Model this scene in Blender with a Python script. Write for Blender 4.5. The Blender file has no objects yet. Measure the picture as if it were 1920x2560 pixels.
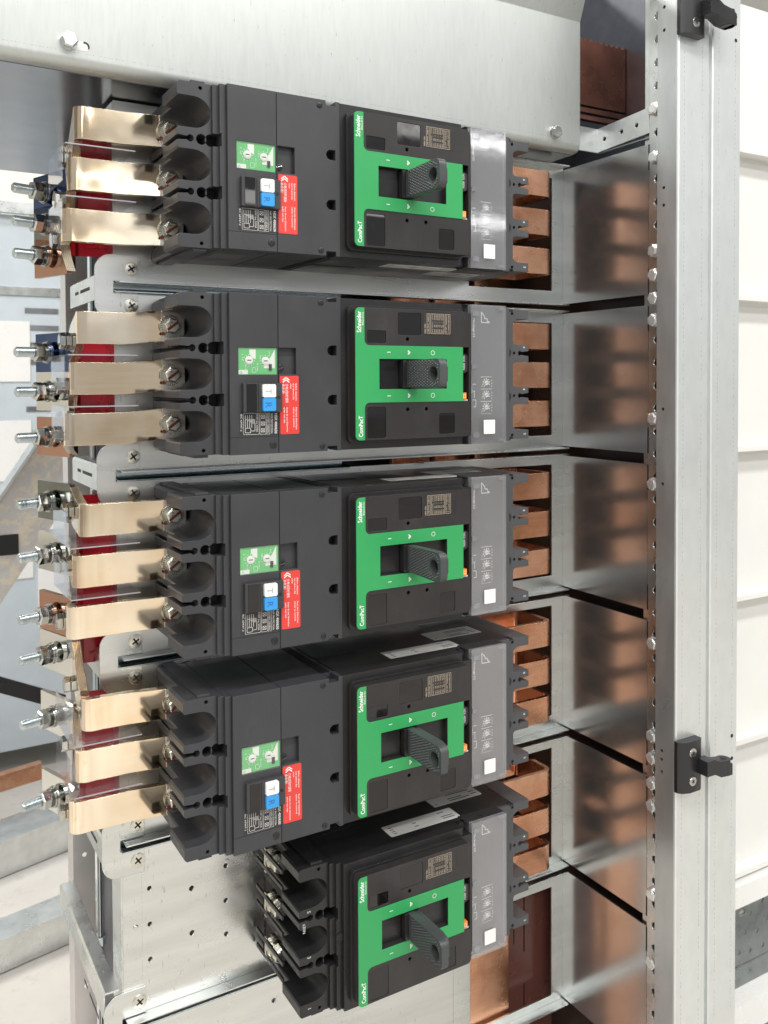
import bpy, bmesh, math, random
from mathutils import Vector, Matrix
from mathutils.geometry import tessellate_polygon

random.seed(7)
S = 0.001                      # everything below is written in millimetres
scn = bpy.context.scene
COL = scn.collection

# ------------------------------------------------------------------ camera
YAW, PITCH, ROLL = 0.52932, 0.02599, -0.00446
cam = bpy.data.objects.new('camera', bpy.data.cameras.new('camera'))
COL.objects.link(cam)
cam.location = Vector((-389.2, -716.82, -186.08)) * S
fw = Vector((math.sin(YAW) * math.cos(PITCH), math.cos(YAW) * math.cos(PITCH), -math.sin(PITCH)))
r0 = Vector((math.cos(YAW), -math.sin(YAW), 0))
u0 = r0.cross(fw)
rt = r0 * math.cos(ROLL) + u0 * math.sin(ROLL)
up = u0 * math.cos(ROLL) - r0 * math.sin(ROLL)
cam.rotation_euler = Matrix((rt, up, -fw)).transposed().to_euler()
cam.data.sensor_width = 36
cam.data.lens = 2228.0 / 2560 * 36
cam.data.shift_y = -265.25 / 2560
cam.data.clip_start = 0.01
cam.data.clip_end = 100
cam.data.dof.use_dof = True
cam.data.dof.focus_distance = 0.86
cam.data.dof.aperture_fstop = 13
scn.camera = cam

# ------------------------------------------------------------------ light
world = bpy.data.worlds.new('World')
scn.world = world
world.use_nodes = True
bg = world.node_tree.nodes['Background']
bg.inputs[0].default_value = (0.95, 0.97, 1.0, 1)
bg.inputs[1].default_value = 0.38


def lamp(name, loc, size, power, col=(1, 0.98, 0.95), rot=(0, 0, 0)):
    d = bpy.data.lights.new(name, 'AREA')
    d.shape = 'RECTANGLE'
    d.size, d.size_y = size
    d.energy = power
    d.color = col
    o = bpy.data.objects.new(name, d)
    o.location = Vector(loc) * S
    o.rotation_euler = rot
    COL.objects.link(o)


for lx, ly, lp in ((-1500, -2600, 30), (700, -2600, 32), (-1500, -1300, 50), (700, -1300, 36), (-1500, 300, 40), (-1300, 1900, 34), (1300, 1900, 34)):
    lamp('unseen_ceiling_lamp', (lx, ly, 1900), (2.3, 0.28), lp)
for lx in (-1700, 800, 3300):  # added row, hung where it reflects in the gold busbars
    lamp('unseen_ceiling_lamp', (lx, -3900, 1350), (2.3, 0.24), 8)
for lx, ly in ((1200, -6200), (2000, -9500), (3000, -15000)):  # added far rows, spaced to put highlight bands on the busbars
    lamp('unseen_ceiling_lamp', (lx, ly, 1350), (8.0, 0.5), 48)
scn.view_settings.view_transform = 'Standard'
scn.view_settings.look = 'None'
scn.view_settings.exposure = 0.4
scn.view_settings.gamma = 1.0
scn.render.engine = 'CYCLES'
scn.cycles.max_bounces = 10
scn.cycles.transparent_max_bounces = 16


# ------------------------------------------------------------------ materials
def srgb(r, g, b):
    f = lambda c: (c / 255 / 12.92) if c <= 10 else ((c / 255 + 0.055) / 1.055) ** 2.4
    return (f(r), f(g), f(b))


def nodes(name):
    m = bpy.data.materials.new(name)
    m.use_nodes = True
    nt = m.node_tree
    return m, nt, nt.nodes['Principled BSDF']


def N(nt, t, **kw):
    n = nt.nodes.new(t)
    for k, v in kw.items():
        if k.startswith('i_'):
            n.inputs[int(k[2:]) if k[2:].isdigit() else k[2:].replace('_', ' ')].default_value = v
        else:
            setattr(n, k, v)
    return n


def ramp(nt, fac, lo, hi, p0=0.3, p1=0.7):
    r = nt.nodes.new('ShaderNodeMapRange')
    r.inputs[1].default_value, r.inputs[2].default_value = p0, p1
    r.inputs[3].default_value, r.inputs[4].default_value = lo, hi
    nt.links.new(fac, r.inputs[0])
    return r.outputs[0]


def mixc(nt, fac, a, b):
    x = nt.nodes.new('ShaderNodeMix')
    x.data_type = 'RGBA'
    if isinstance(fac, float):
        x.inputs[0].default_value = fac
    else:
        nt.links.new(fac, x.inputs[0])
    for i, c in ((6, a), (7, b)):
        if isinstance(c, tuple):
            x.inputs[i].default_value = (*c, 1)
        else:
            nt.links.new(c, x.inputs[i])
    return x.outputs[2]


def noise(nt, scale, stretch=(1, 1, 1), detail=4, rough=0.55, off=(0, 0, 0)):
    tc = nt.nodes.new('ShaderNodeTexCoord')
    mp = nt.nodes.new('ShaderNodeMapping')
    mp.inputs['Scale'].default_value = stretch
    mp.inputs['Location'].default_value = off
    oi = nt.nodes.new('ShaderNodeObjectInfo')
    sc = nt.nodes.new('ShaderNodeVectorMath'); sc.operation = 'SCALE'
    sc.inputs[0].default_value = (7.3, 3.1, 5.7)
    nt.links.new(oi.outputs['Random'], sc.inputs['Scale'])
    ad = nt.nodes.new('ShaderNodeVectorMath'); ad.operation = 'ADD'
    nt.links.new(tc.outputs['Object'], ad.inputs[0]); nt.links.new(sc.outputs[0], ad.inputs[1])
    nt.links.new(ad.outputs[0], mp.inputs[0])
    n = nt.nodes.new('ShaderNodeTexNoise')
    n.inputs['Scale'].default_value = scale
    n.inputs['Detail'].default_value = detail
    n.inputs['Roughness'].default_value = rough
    nt.links.new(mp.outputs[0], n.inputs['Vector'])
    return n.outputs['Fac']


def finish(nt, p, bump_src=None, strength=0.1, dist=0.0002, bevel=0.0):
    nrm = None
    if bevel:
        b = nt.nodes.new('ShaderNodeBevel')
        b.samples = 4
        b.inputs[0].default_value = bevel * S
        nrm = b.outputs[0]
    if bump_src is not None:
        u = nt.nodes.new('ShaderNodeBump')
        u.inputs['Strength'].default_value = strength
        u.inputs['Distance'].default_value = dist
        nt.links.new(bump_src, u.inputs['Height'])
        if nrm is not None:
            nt.links.new(nrm, u.inputs['Normal'])
        nrm = u.outputs[0]
    if nrm is not None:
        nt.links.new(nrm, p.inputs['Normal'])


def metal(name, c1, c2, r1, r2, scale=60, stretch=(1, 1, 1), bump=0.04, bevel=0.6, speck=0.0, met=1.0):
    m, nt, p = nodes(name)
    p.inputs['Metallic'].default_value = met
    n = noise(nt, scale, stretch)
    n2 = noise(nt, 9, (1, 1, 1), 3, 0.6, (3, 1, 2))
    c = mixc(nt, ramp(nt, n, 0, 1), c1, c2)
    if speck:
        d = noise(nt, 420, (1, 1, 0.22), 2, 0.5, (7, 5, 1))
        c = mixc(nt, ramp(nt, d, 0, speck, 0.69, 0.74), c, (0.16, 0.15, 0.14))
    nt.links.new(c, p.inputs['Base Color'])
    a = nt.nodes.new('ShaderNodeMath'); a.operation = 'ADD'
    nt.links.new(ramp(nt, n2, r1, r2), a.inputs[0])
    nt.links.new(ramp(nt, n, -0.03 if bump else 0.0, 0.03 if bump else 0.0), a.inputs[1])
    nt.links.new(a.outputs[0], p.inputs['Roughness'])
    finish(nt, p, n if bump else None, bump, 0.0003, bevel)
    return m


def plastic(name, col, rough=0.45, grain=0.06, bevel=0.5, vary=0.12, spec=0.5, gs=1800, dust=0.0):
    m, nt, p = nodes(name)
    n = noise(nt, 14, (1, 1, 1), 5, 0.6)
    c = mixc(nt, ramp(nt, n, 0, 1), tuple(x * (1 - vary) for x in col), tuple(x * (1 + vary) for x in col))
    d = noise(nt, 900, (1, 1, 1), 1, 0.5, (1, 2, 3))           # dust specks
    c = mixc(nt, ramp(nt, d, 0, 0.35, 0.74, 0.8), c, tuple(min(1, x * 2 + 0.1) for x in col))
    if dust:
        sm = noise(nt, 22, (1, 1, 0.5), 6, 0.7, (9, 4, 2))
        c = mixc(nt, ramp(nt, sm, 0, dust, 0.5, 0.72), c, (0.20, 0.19, 0.18))
    nt.links.new(c, p.inputs['Base Color'])
    nt.links.new(ramp(nt, n, rough - 0.10, rough + 0.09), p.inputs['Roughness'])
    p.inputs['Specular IOR Level'].default_value = spec
    g = noise(nt, gs, (1, 1, 1), 2)
    finish(nt, p, g, grain, 0.0002, bevel)
    return m


def flat(name, col, rough=0.5, spec=0.4, metallic=0.0):
    m, nt, p = nodes(name)
    n = noise(nt, 25, (1, 1, 1), 4)
    nt.links.new(mixc(nt, ramp(nt, n, 0, 1), tuple(x * 0.94 for x in col), tuple(min(1, x * 1.05) for x in col)), p.inputs['Base Color'])
    p.inputs['Roughness'].default_value = rough
    p.inputs['Specular IOR Level'].default_value = spec
    p.inputs['Metallic'].default_value = metallic
    return m


def clear(name, tint, refl=0.06, edge=0.55, haze=0.03):
    m, nt, p = nodes(name)
    nt.nodes.remove(p)
    out = nt.nodes['Material Output']
    tr = N(nt, 'ShaderNodeBsdfTransparent'); tr.inputs[0].default_value = (*tint, 1)
    gl = N(nt, 'ShaderNodeBsdfGlossy'); gl.inputs['Roughness'].default_value = 0.06
    gl.inputs[0].default_value = (0.95, 0.97, 1, 1)
    lw = N(nt, 'ShaderNodeFresnel')
    ge = N(nt, 'ShaderNodeNewGeometry')
    nt.links.new(ramp(nt, ge.outputs['Backfacing'], 1.5, 1 / 1.5, 0.0, 1.0), lw.inputs[0])
    r = ramp(nt, lw.outputs[0], refl, 1.0, 0.04, 1.0)
    wob = noise(nt, 35, (1, 1, 1), 2)
    bp = N(nt, 'ShaderNodeBump'); bp.inputs['Strength'].default_value = 0.12; bp.inputs['Distance'].default_value = 0.0006
    nt.links.new(wob, bp.inputs['Height']); nt.links.new(bp.outputs[0], gl.inputs['Normal'])
    mx = N(nt, 'ShaderNodeMixShader')
    nt.links.new(r, mx.inputs[0]); nt.links.new(tr.outputs[0], mx.inputs[1]); nt.links.new(gl.outputs[0], mx.inputs[2])
    df = N(nt, 'ShaderNodeBsdfDiffuse'); df.inputs[0].default_value = (0.75, 0.75, 0.77, 1)
    m2 = N(nt, 'ShaderNodeMixShader'); m2.inputs[0].default_value = haze
    nt.links.new(mx.outputs[0], m2.inputs[1]); nt.links.new(df.outputs[0], m2.inputs[2])
    nt.links.new(m2.outputs[0], out.inputs[0])
    return m


def copper():
    m, nt, p = nodes('bare_copper')
    p.inputs['Metallic'].default_value = 1
    a = noise(nt, 18, (1, 1, 1), 4, 0.6)
    b = noise(nt, 420, (0.04, 1, 1), 3, 0.6, (2, 2, 2))
    c = noise(nt, 48, (1, 1, 1), 6, 0.72, (5, 1, 8))
    k = mixc(nt, ramp(nt, a, 0, 1, 0.35, 0.65), (0.74, 0.33, 0.18), (0.92, 0.50, 0.32))
    k = mixc(nt, ramp(nt, b, 0, 0.4, 0.45, 0.75), k, (0.97, 0.60, 0.42))
    k = mixc(nt, ramp(nt, c, 0, 0.5, 0.50, 0.85), k, (0.40, 0.16, 0.09))
    nt.links.new(k, p.inputs['Base Color'])
    nt.links.new(ramp(nt, a, 0.18, 0.34), p.inputs['Roughness'])
    finish(nt, p, b, 0.05, 0.0003, 0.6)
    return m


def tinned():
    m, nt, p = nodes('tinned_copper')
    p.inputs['Metallic'].default_value = 1
    a = noise(nt, 16, (1, 1, 0.6), 3, 0.5)
    b = noise(nt, 240, (0.08, 1, 1), 3, 0.6, (2, 2, 2))
    c = noise(nt, 60, (1, 1, 1), 5, 0.7, (5, 1, 8))
    k = mixc(nt, ramp(nt, a, 0, 1, 0.35, 0.65), (0.85, 0.66, 0.44), (0.98, 0.87, 0.70))  # tarnish mottling, also put into the colour for missing reflection gradients
    k = mixc(nt, ramp(nt, b, 0, 0.22, 0.45, 0.75), k, (0.97, 0.90, 0.78))
    k = mixc(nt, ramp(nt, c, 0, 0.6, 0.66, 0.76), k, (0.62, 0.40, 0.22))
    nt.links.new(k, p.inputs['Base Color'])
    nt.links.new(ramp(nt, a, 0.06, 0.15), p.inputs['Roughness'])
    finish(nt, p, noise(nt, 13, (1, 1, 1), 2), 0.4, 0.002, 0.8)
    return m


M = {}
M['zinc'] = metal('galvanised_steel', (0.62, 0.64, 0.63), (0.76, 0.78, 0.77), 0.24, 0.36, 45, (1, 1, 1), 0.05, 0.7)
M['zinc_plate'] = metal('galvanised_plate', (0.64, 0.65, 0.63), (0.75, 0.76, 0.74), 0.24, 0.36, 70, (0.12, 1, 1), 0.06, 0.7, 0.35)
M['zinc_cover'] = metal('galvanised_cover', (0.50, 0.52, 0.50), (0.54, 0.56, 0.54), 0.42, 0.48, 380, (1, 1, 0.12), 0.05, 1.6, 0.45, 0.8)
M['zinc_wing'] = metal('galvanised_side', (0.545, 0.56, 0.56), (0.585, 0.60, 0.60), 0.17, 0.22, 30, (1, 1, 1), 0.0, 0.0, 0.0, 0.93)
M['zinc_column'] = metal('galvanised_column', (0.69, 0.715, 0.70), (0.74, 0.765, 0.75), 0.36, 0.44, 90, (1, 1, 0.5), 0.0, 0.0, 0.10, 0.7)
M['bluezinc'] = metal('blue_zinc', (0.46, 0.52, 0.54), (0.58, 0.64, 0.66), 0.16, 0.26, 60, (0.2, 1, 1), 0.03, 0.5)
M['steel'] = metal('plated_bolt', (0.46, 0.47, 0.45), (0.58, 0.59, 0.57), 0.10, 0.20, 120, (1, 1, 1), 0.02, 0.35)
M['tin'] = tinned()
M['copper'] = copper()
M['screw'] = metal('screw_head', (0.60, 0.58, 0.50), (0.72, 0.70, 0.62), 0.20, 0.30, 120, (1, 1, 1), 0.02, 0.3)
M['case'] = plastic('charcoal_case', (0.013, 0.0125, 0.013), 0.36, 0.05, 0.6, dust=0.05)
M['nose'] = plastic('charcoal_nose', (0.020, 0.018, 0.018), 0.42, 0.09, 0.6, dust=0.06)
M['module'] = plastic('slate_grey_module', (0.034, 0.035, 0.039), 0.40, 0.12, 0.7, dust=0.05)
M['grey'] = plastic('grey_trip_unit', (0.10, 0.098, 0.10), 0.5, 0.06)
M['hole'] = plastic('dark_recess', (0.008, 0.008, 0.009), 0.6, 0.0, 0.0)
M['handle'] = plastic('handle_rubber', (0.050, 0.054, 0.056), 0.40, 0.10)
M['green'] = plastic('green_face', (0.026, 0.30, 0.088), 0.42, 0.04, 0.4, 0.03)
M['panel_green'] = plastic('green_panel', (0.13, 0.50, 0.17), 0.25, 0.0, 0.2, 0.05)
M['red'] = plastic('red_label', (0.62, 0.045, 0.035), 0.35, 0.0, 0.2, 0.03)
M['crimson'] = plastic('crimson_insulator', (0.42, 0.009, 0.022), 0.25, 0.02, 0.4, 0.1)
M['white'] = plastic('white_plastic', (0.78, 0.77, 0.74), 0.4, 0.02, 0.6, 0.03)
M['blue'] = plastic('blue_button', (0.03, 0.27, 0.62), 0.35, 0.02, 0.6, 0.05)
M['orange'] = plastic('orange_button', (0.85, 0.25, 0.02), 0.4, 0.02, 0.4, 0.05)
M['ink'] = flat('white_ink', (0.78, 0.78, 0.76), 0.6)
M['tan_ink'] = flat('tan_ink', (0.52, 0.43, 0.32), 0.6)
M['pale_ink'] = flat('pale_ink', (0.62, 0.62, 0.60), 0.6)
M['dark_ink'] = flat('dark_ink', (0.03, 0.03, 0.03), 0.6)
M['silver'] = flat('silver_label', (0.78, 0.77, 0.74), 0.4)
M['black_plate'] = flat('black_label', (0.030, 0.028, 0.027), 0.35)
M['clear'] = clear('clear_cover', (0.97, 0.97, 0.97), 0.10, haze=0.045)
M['barrier'] = clear('clear_barrier', (0.93, 0.92, 0.93), 0.06, haze=0.03)
M['hinge'] = plastic('black_zamak', (0.014, 0.014, 0.015), 0.32, 0.03, 0.8)
M['cream'] = plastic('cream_paint', (0.76, 0.755, 0.72), 0.38, 0.02, 0.8, 0.02)
M['whitepaint'] = plastic('white_paint', (0.80, 0.80, 0.77), 0.32, 0.02, 0.8, 0.02)
M['cabinet'] = plastic('pale_blue_grey_paint', (0.52, 0.58, 0.62), 0.4, 0.02, 0.8, 0.05)
M['wall'] = plastic('wall_paint', (0.86, 0.82, 0.72), 0.7, 0.05, 0.0, 0.03)
M['red_ink'] = flat('marker_paint', (0.11, 0.022, 0.012), 0.5)
M['darkred'] = plastic('brown_red_sheet', (0.10, 0.036, 0.028), 0.3, 0.02, 0.4)


def concrete():
    m, nt, p = nodes('concrete_floor')
    a = noise(nt, 2.2, (1, 1, 1), 6, 0.6)
    b = noise(nt, 30, (1, 1, 1), 6, 0.7)
    c = mixc(nt, ramp(nt, a, 0, 1), (0.36, 0.335, 0.30), (0.56, 0.535, 0.495))
    c = mixc(nt, ramp(nt, b, 0, 0.5, 0.55, 0.75), c, (0.30, 0.27, 0.24))
    nt.links.new(c, p.inputs['Base Color'])
    p.inputs['Roughness'].default_value = 0.6
    finish(nt, p, b, 0.2, 0.001)
    return m


def plaster():
    m, nt, p = nodes('plaster_splashed_aluminium')
    a = noise(nt, 55, (1, 1, 1), 5, 0.65)
    k = ramp(nt, a, 0, 1, 0.50, 0.56)
    c = mixc(nt, k, (0.54, 0.52, 0.49), (0.66, 0.59, 0.48))
    nt.links.new(c, p.inputs['Base Color'])
    nt.links.new(ramp(nt, k, 0.45, 0.9, 0, 1), p.inputs['Roughness'])
    finish(nt, p, a, 0.8, 0.003)
    return m


M['smoke'] = plastic('smoked_window', (0.007, 0.006, 0.006), 0.04, 0.0, 0.3, 0.05, 0.6)
M['clip'] = clear('clear_clip', (0.55, 0.56, 0.6), 0.12, haze=0.15)
M['silverdull'] = flat('dull_label', (0.16, 0.155, 0.15), 0.4)
M['thin'] = clear('clear_window', (0.96, 0.97, 0.96), 0.04, haze=0.02)
M['warmgrey'] = flat('warm_grey_ink', (0.34, 0.33, 0.31))
M['darkblue'] = flat('dark_blue_ink', (0.02, 0.13, 0.42))
M['tin_dark'] = metal('pressed_tin', (0.66, 0.62, 0.56), (0.74, 0.70, 0.63), 0.2, 0.3, 40, (1, 1, 1), 0.03, 0.4)
FLAGM = {}
M['flag'] = metal('mirror_tin', (0.66, 0.65, 0.60), (0.72, 0.71, 0.66), 0.05, 0.12, 20, (1, 1, 1), 0.02, 0.4)
M['flag_blue_reflection'] = metal('blue_reflection_plate', (0.04, 0.07, 0.16), (0.06, 0.10, 0.22), 0.12, 0.2, 20, (1, 1, 1), 0.02, 0.4)  # dark blue reflection put into the plate colour
M['flag_dark_reflection'] = metal('dark_reflection_plate', (0.16, 0.17, 0.15), (0.22, 0.23, 0.20), 0.1, 0.18, 20, (1, 1, 1), 0.02, 0.4)  # mirror plate with a dark reflection as its colour
M['flag_copper_reflection'] = metal('copper_reflection_plate', (0.42, 0.22, 0.14), (0.50, 0.28, 0.19), 0.12, 0.22, 20, (1, 1, 1), 0.02, 0.4)  # reflected copper tone set as the plate colour
M['brown'] = plastic('added_brown_black_backing', (0.035, 0.024, 0.020), 0.35, 0.02, 0.3)
M['shaded_copper'] = metal('copper_in_shade', (0.17, 0.075, 0.055), (0.24, 0.105, 0.075), 0.26, 0.36, 30, (1, 1, 1), 0.02, 0.3)  # copper darkened in its colour for the shade of the bay
M['bay'] = metal('bay_steel', (0.13, 0.135, 0.15), (0.17, 0.175, 0.19), 0.32, 0.42, 30, (1, 1, 1), 0.0, 0.0)
M['under'] = metal('underside_dark_reflection', (0.27, 0.28, 0.30), (0.35, 0.36, 0.38), 0.16, 0.26, 20, (1, 1, 1), 0.02, 0.0)  # zinc with the dark reflections below the cover put into its colour
M['dark_steel'] = metal('dark_spring_steel', (0.10, 0.11, 0.11), (0.16, 0.17, 0.17), 0.2, 0.3, 60, (1, 1, 1), 0.0, 0.3)
M['bright_bolt'] = metal('bright_bolt', (0.74, 0.75, 0.74), (0.82, 0.83, 0.82), 0.2, 0.3, 60, (1, 1, 1), 0.0, 0.6, 0.0, 0.75)
M['zinc_dark_reflection'] = metal('galvanised_dark_reflection', (0.50, 0.515, 0.515), (0.60, 0.615, 0.615), 0.28, 0.38, 40, (1, 1, 0.3), 0.02, 0.0, 0.2, 0.8)  # column zinc darkened in its colour for a dark reflection
M['finger'] = plastic('grey_terminal', (0.058, 0.060, 0.064), 0.45, 0.06)
M['barrier_edge'] = flat('lilac_edge', (0.36, 0.32, 0.36), 0.25)
M['scribe'] = flat('scribed_grey', (0.30, 0.30, 0.29), 0.5)
M['slotgrey'] = flat('slot_grey', (0.62, 0.62, 0.60), 0.4)
M['dim'] = metal('dull_steel', (0.30, 0.31, 0.33), (0.36, 0.37, 0.39), 0.3, 0.42, 30, (1, 1, 1), 0.02, 0.4)
M['post'] = metal('post_steel', (0.66, 0.63, 0.61), (0.74, 0.71, 0.69), 0.3, 0.42, 30, (1, 1, .2), 0.03, 0.5, 0.0, 0.6)
M['post2'] = metal('post_steel_light', (0.66, 0.66, 0.68), (0.74, 0.74, 0.76), 0.3, 0.42, 30, (1, 1, .2), 0.03, 0.5, 0.0, 0.5)
M['concrete'] = concrete()
M['plaster'] = plaster()


# ------------------------------------------------------------------ mesh helpers
ORG = [Vector((0, 0, 0))]
SPLIT = {'side_rib', 'dark_socket', 'pocket_floor', 'grip_rib', 'window_wall', 'slide_shutter', 'hole_bottom', 'cover_clip', 'guide_rib', 'dark_recess',
         'side_groove', 'edge_lip', 'relief_slot', 'arm_slot', 'lower_strip', 'printed_field', 'step_moulding', 'inner_wall', 'lower_lip', 'washer', 'handle_collar'}
FINE = {'scribed_line', 'grip_pattern', 'serration', 'moulded_lettering', 'small_print', 'lettering'}


class MB:
    def __init__(self):
        self.v, self.f = [], []

    def add(self, vs, fs):
        n = len(self.v)
        self.v += [tuple(x) for x in vs]
        self.f += [tuple(i + n for i in f) for f in fs]
        return self

    def box(self, x0, x1, y0, y1, z0, z1):
        v = [(x, y, z) for x in (x0, x1) for y in (y0, y1) for z in (z0, z1)]
        return self.add(v, [(0, 1, 3, 2), (4, 6, 7, 5), (0, 4, 5, 1), (2, 3, 7, 6), (0, 2, 6, 4), (1, 5, 7, 3)])

    def prism(self, outer, a0, a1, axis='y', holes=()):
        loops = [list(outer)] + [list(h) for h in holes]
        flatl = [q for l in loops for q in l]
        tris = tessellate_polygon([[Vector((q[0], q[1], 0)) for q in l] for l in loops])
        def P(q, a):
            return {'y': (q[0], a, q[1]), 'x': (a, q[0], q[1]), 'z': (q[0], q[1], a)}[axis]
        n = len(flatl)
        v = [P(q, a0) for q in flatl] + [P(q, a1) for q in flatl]
        f = [tuple(t) for t in tris] + [tuple(i + n for i in reversed(t)) for t in tris]
        s = 0
        for l in loops:
            k = len(l)
            for i in range(k):
                j = (i + 1) % k
                f.append((s + i, s + j, s + j + n, s + i + n))
            s += k
        return self.add(v, f)

    def cyl(self, c, d, h0, h1, r, n=24, r2=None, ph=0.0):
        d = Vector(d).normalized()
        a = d.orthogonal().normalized() if abs(d.z) > 0.99 else Vector((0, 0, 1))
        a = (a - d * a.dot(d)).normalized()
        b = d.cross(a)
        c = Vector(c)
        r2 = r if r2 is None else r2
        v = []
        for h, rr in ((h0, r), (h1, r2)):
            for i in range(n):
                t = 2 * math.pi * i / n + ph
                v.append(c + d * h + a * (rr * math.cos(t)) + b * (rr * math.sin(t)))
        f = [tuple(range(n - 1, -1, -1)), tuple(range(n, 2 * n))]
        f += [(i, (i + 1) % n, (i + 1) % n + n, i + n) for i in range(n)]
        return self.add(v, f)

    def hexa(self, c, d, h0, h1, af, ph=0.0):
        r = af / math.sqrt(3)
        ch = (h1 - h0) * 0.16
        self.cyl(c, d, h0, h1 - ch, r, 6, ph=ph)
        return self.cyl(c, d, h1 - ch, h1, r, 6, r * 0.86, ph)

    def strip(self, path, t0, t1):
        # path: (x, y, zc, half height); wall between offsets t0 and t1 to the right of travel
        n = len(path)
        nrm = []
        for i in range(n):
            a = path[max(i - 1, 0)]
            b = path[min(i + 1, n - 1)]
            d = Vector((b[0] - a[0], b[1] - a[1])).normalized()
            nrm.append((d.y, -d.x))
        v, f = [], []
        for (x, y, z, h), m in zip(path, nrm):
            for t in (t0, t1):
                for s in (-1, 1):
                    v.append((x + m[0] * t, y + m[1] * t, z + s * h))
        for i in range(n - 1):
            k = 4 * i
            f += [(k, k + 4, k + 5, k + 1), (k + 2, k + 3, k + 7, k + 6), (k, k + 2, k + 6, k + 4), (k + 1, k + 5, k + 7, k + 3)]
        k = 4 * (n - 1)
        f += [(0, 1, 3, 2), (k, k + 2, k + 3, k + 1)]
        return self.add(v, f)

    def mesh(self, name, mat, smooth=35):
        me = bpy.data.meshes.new(name)
        o = ORG[0]
        me.from_pydata([((x - o.x) * S, (y - o.y) * S, (z - o.z) * S) for x, y, z in self.v], [], self.f)
        bm = bmesh.new()
        bm.from_mesh(me)
        bmesh.ops.remove_doubles(bm, verts=bm.verts, dist=1e-7)
        bmesh.ops.recalc_face_normals(bm, faces=bm.faces)
        bm.to_mesh(me)
        bm.free()
        if smooth:
            me.polygons.foreach_set('use_smooth', [True] * len(me.polygons))
            me.set_sharp_from_angle(angle=math.radians(smooth))
        me.materials.append(M[mat] if isinstance(mat, str) else mat)
        return me

    def islands(self):
        par = list(range(len(self.v)))
        key = {}
        def fi(a):
            while par[a] != a:
                par[a] = par[par[a]]
                a = par[a]
            return a
        for i, v in enumerate(self.v):
            kk = tuple(round(c, 3) for c in v)
            if kk in key:
                par[fi(i)] = fi(key[kk])
            else:
                key[kk] = i
        for f in self.f:
            for a in f[1:]:
                par[fi(a)] = fi(f[0])
        out = {}
        for f in self.f:
            out.setdefault(fi(f[0]), []).append(f)
        res = []
        for fs in out.values():
            ids = sorted({a for f in fs for a in f})
            mp = {a: i for i, a in enumerate(ids)}
            m = MB()
            m.add([self.v[a] for a in ids], [tuple(mp[a] for a in f) for f in fs])
            res.append(m)
        return res

    def build(self, name, mat, parent=None, smooth=35):
        if name in SPLIT and parent is not None:
            isl = self.islands()
            if len(isl) > 1:
                return [m.build(name, mat, parent, smooth) for m in isl][0]
        o = bpy.data.objects.new(name, self.mesh(name, mat, smooth))
        COL.objects.link(o)
        if name in FINE:
            o['kind'] = 'stuff'
        if parent is not None:
            o.parent = parent
        else:
            o.location = ORG[0] * S
        return o


def tag(o, label, cat, group=None):
    o['label'] = label
    o['category'] = cat
    if group:
        o['group'] = group
    return o


def struct(o):
    o['kind'] = 'structure'
    return o


def thing(name, org, label, cat, group=None):
    ORG[0] = Vector(org)
    o = bpy.data.objects.new(name, None)
    o.empty_display_size = 0.02
    o.location = ORG[0] * S
    COL.objects.link(o)
    return tag(o, label, cat, group)


def dup(root, dloc, label):
    r = root.copy()
    COL.objects.link(r)
    r.location = root.location + Vector(dloc) * S
    r['label'] = label
    def rec(src, dst):
        for ch in list(src.children):
            c = ch.copy()
            COL.objects.link(c)
            c.parent = dst
            rec(ch, c)
    rec(root, r)
    return r


def find(root, name):
    return [c for c in root.children if c.name.split('.')[0] == name]


def rrect(x0, x1, z0, z1, r, n=5, corners=(1, 1, 1, 1)):
    # corners: x0z0, x1z0, x1z1, x0z1
    pts = []
    for (cx, cz, a0), k in zip(((x0, z0, 180), (x1, z0, 270), (x1, z1, 0), (x0, z1, 90)), corners):
        if not k:
            pts.append((cx, cz))
            continue
        mx = cx + (r if cx == x0 else -r)
        mz = cz + (r if cz == z0 else -r)
        for i in range(n + 1):
            t = math.radians(a0 + 90 * i / n)
            pts.append((mx + r * math.cos(t), mz + r * math.sin(t)))
    return pts


def circ(x, z, r, n=20):
    return [(x + r * math.cos(2 * math.pi * i / n), z + r * math.sin(2 * math.pi * i / n)) for i in range(n)]


_tcache = {}


def textverts(s):
    if s in _tcache:
        return _tcache[s]
    cu = bpy.data.curves.new('t', 'FONT')
    cu.body = s
    cu.resolution_u = 2
    o = bpy.data.objects.new('t', cu)
    COL.objects.link(o)
    dg = bpy.context.evaluated_depsgraph_get()
    dg.update()
    me = bpy.data.meshes.new_from_object(o.evaluated_get(dg))
    vs = [(v.co.x, v.co.y) for v in me.vertices]
    fs = [tuple(p.vertices) for p in me.polygons]
    bpy.data.objects.remove(o)
    bpy.data.meshes.remove(me)
    _tcache[s] = (vs, fs)
    return vs, fs


def text(mb, s, x, z, y, size, mode='cw', length=None, bold=0.0):
    """flat lettering on a plane y = const. cw: reads downwards, ccw: reads upwards, h: reads to the right"""
    vs, fs = textverts(s)
    if not vs:
        return
    w = max(v[0] for v in vs)
    kx = size if length is None else length / w
    for db in ((0,) if not bold else (-bold, bold)):
        out = []
        for a, b in vs:
            a, b = a * kx, b * size
            if mode == 'cw':
                out.append((x + b + db, y, z - a + db))
            elif mode == 'ccw':
                out.append((x - b + db, y, z + a + db))
            else:
                out.append((x + a + db, y, z + b))
        mb.add(out, fs)
        y -= 0.005


def lines(mb, segs, y, w=0.25):
    for (x0, z0, x1, z1) in segs:
        d = Vector((x1 - x0, z1 - z0))
        n = Vector((-d.y, d.x)).normalized() * w / 2
        mb.add([(x0 + n.x, y, z0 + n.y), (x1 + n.x, y, z1 + n.y), (x1 - n.x, y, z1 - n.y), (x0 - n.x, y, z0 - n.y)], [(0, 1, 2, 3)])


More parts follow.
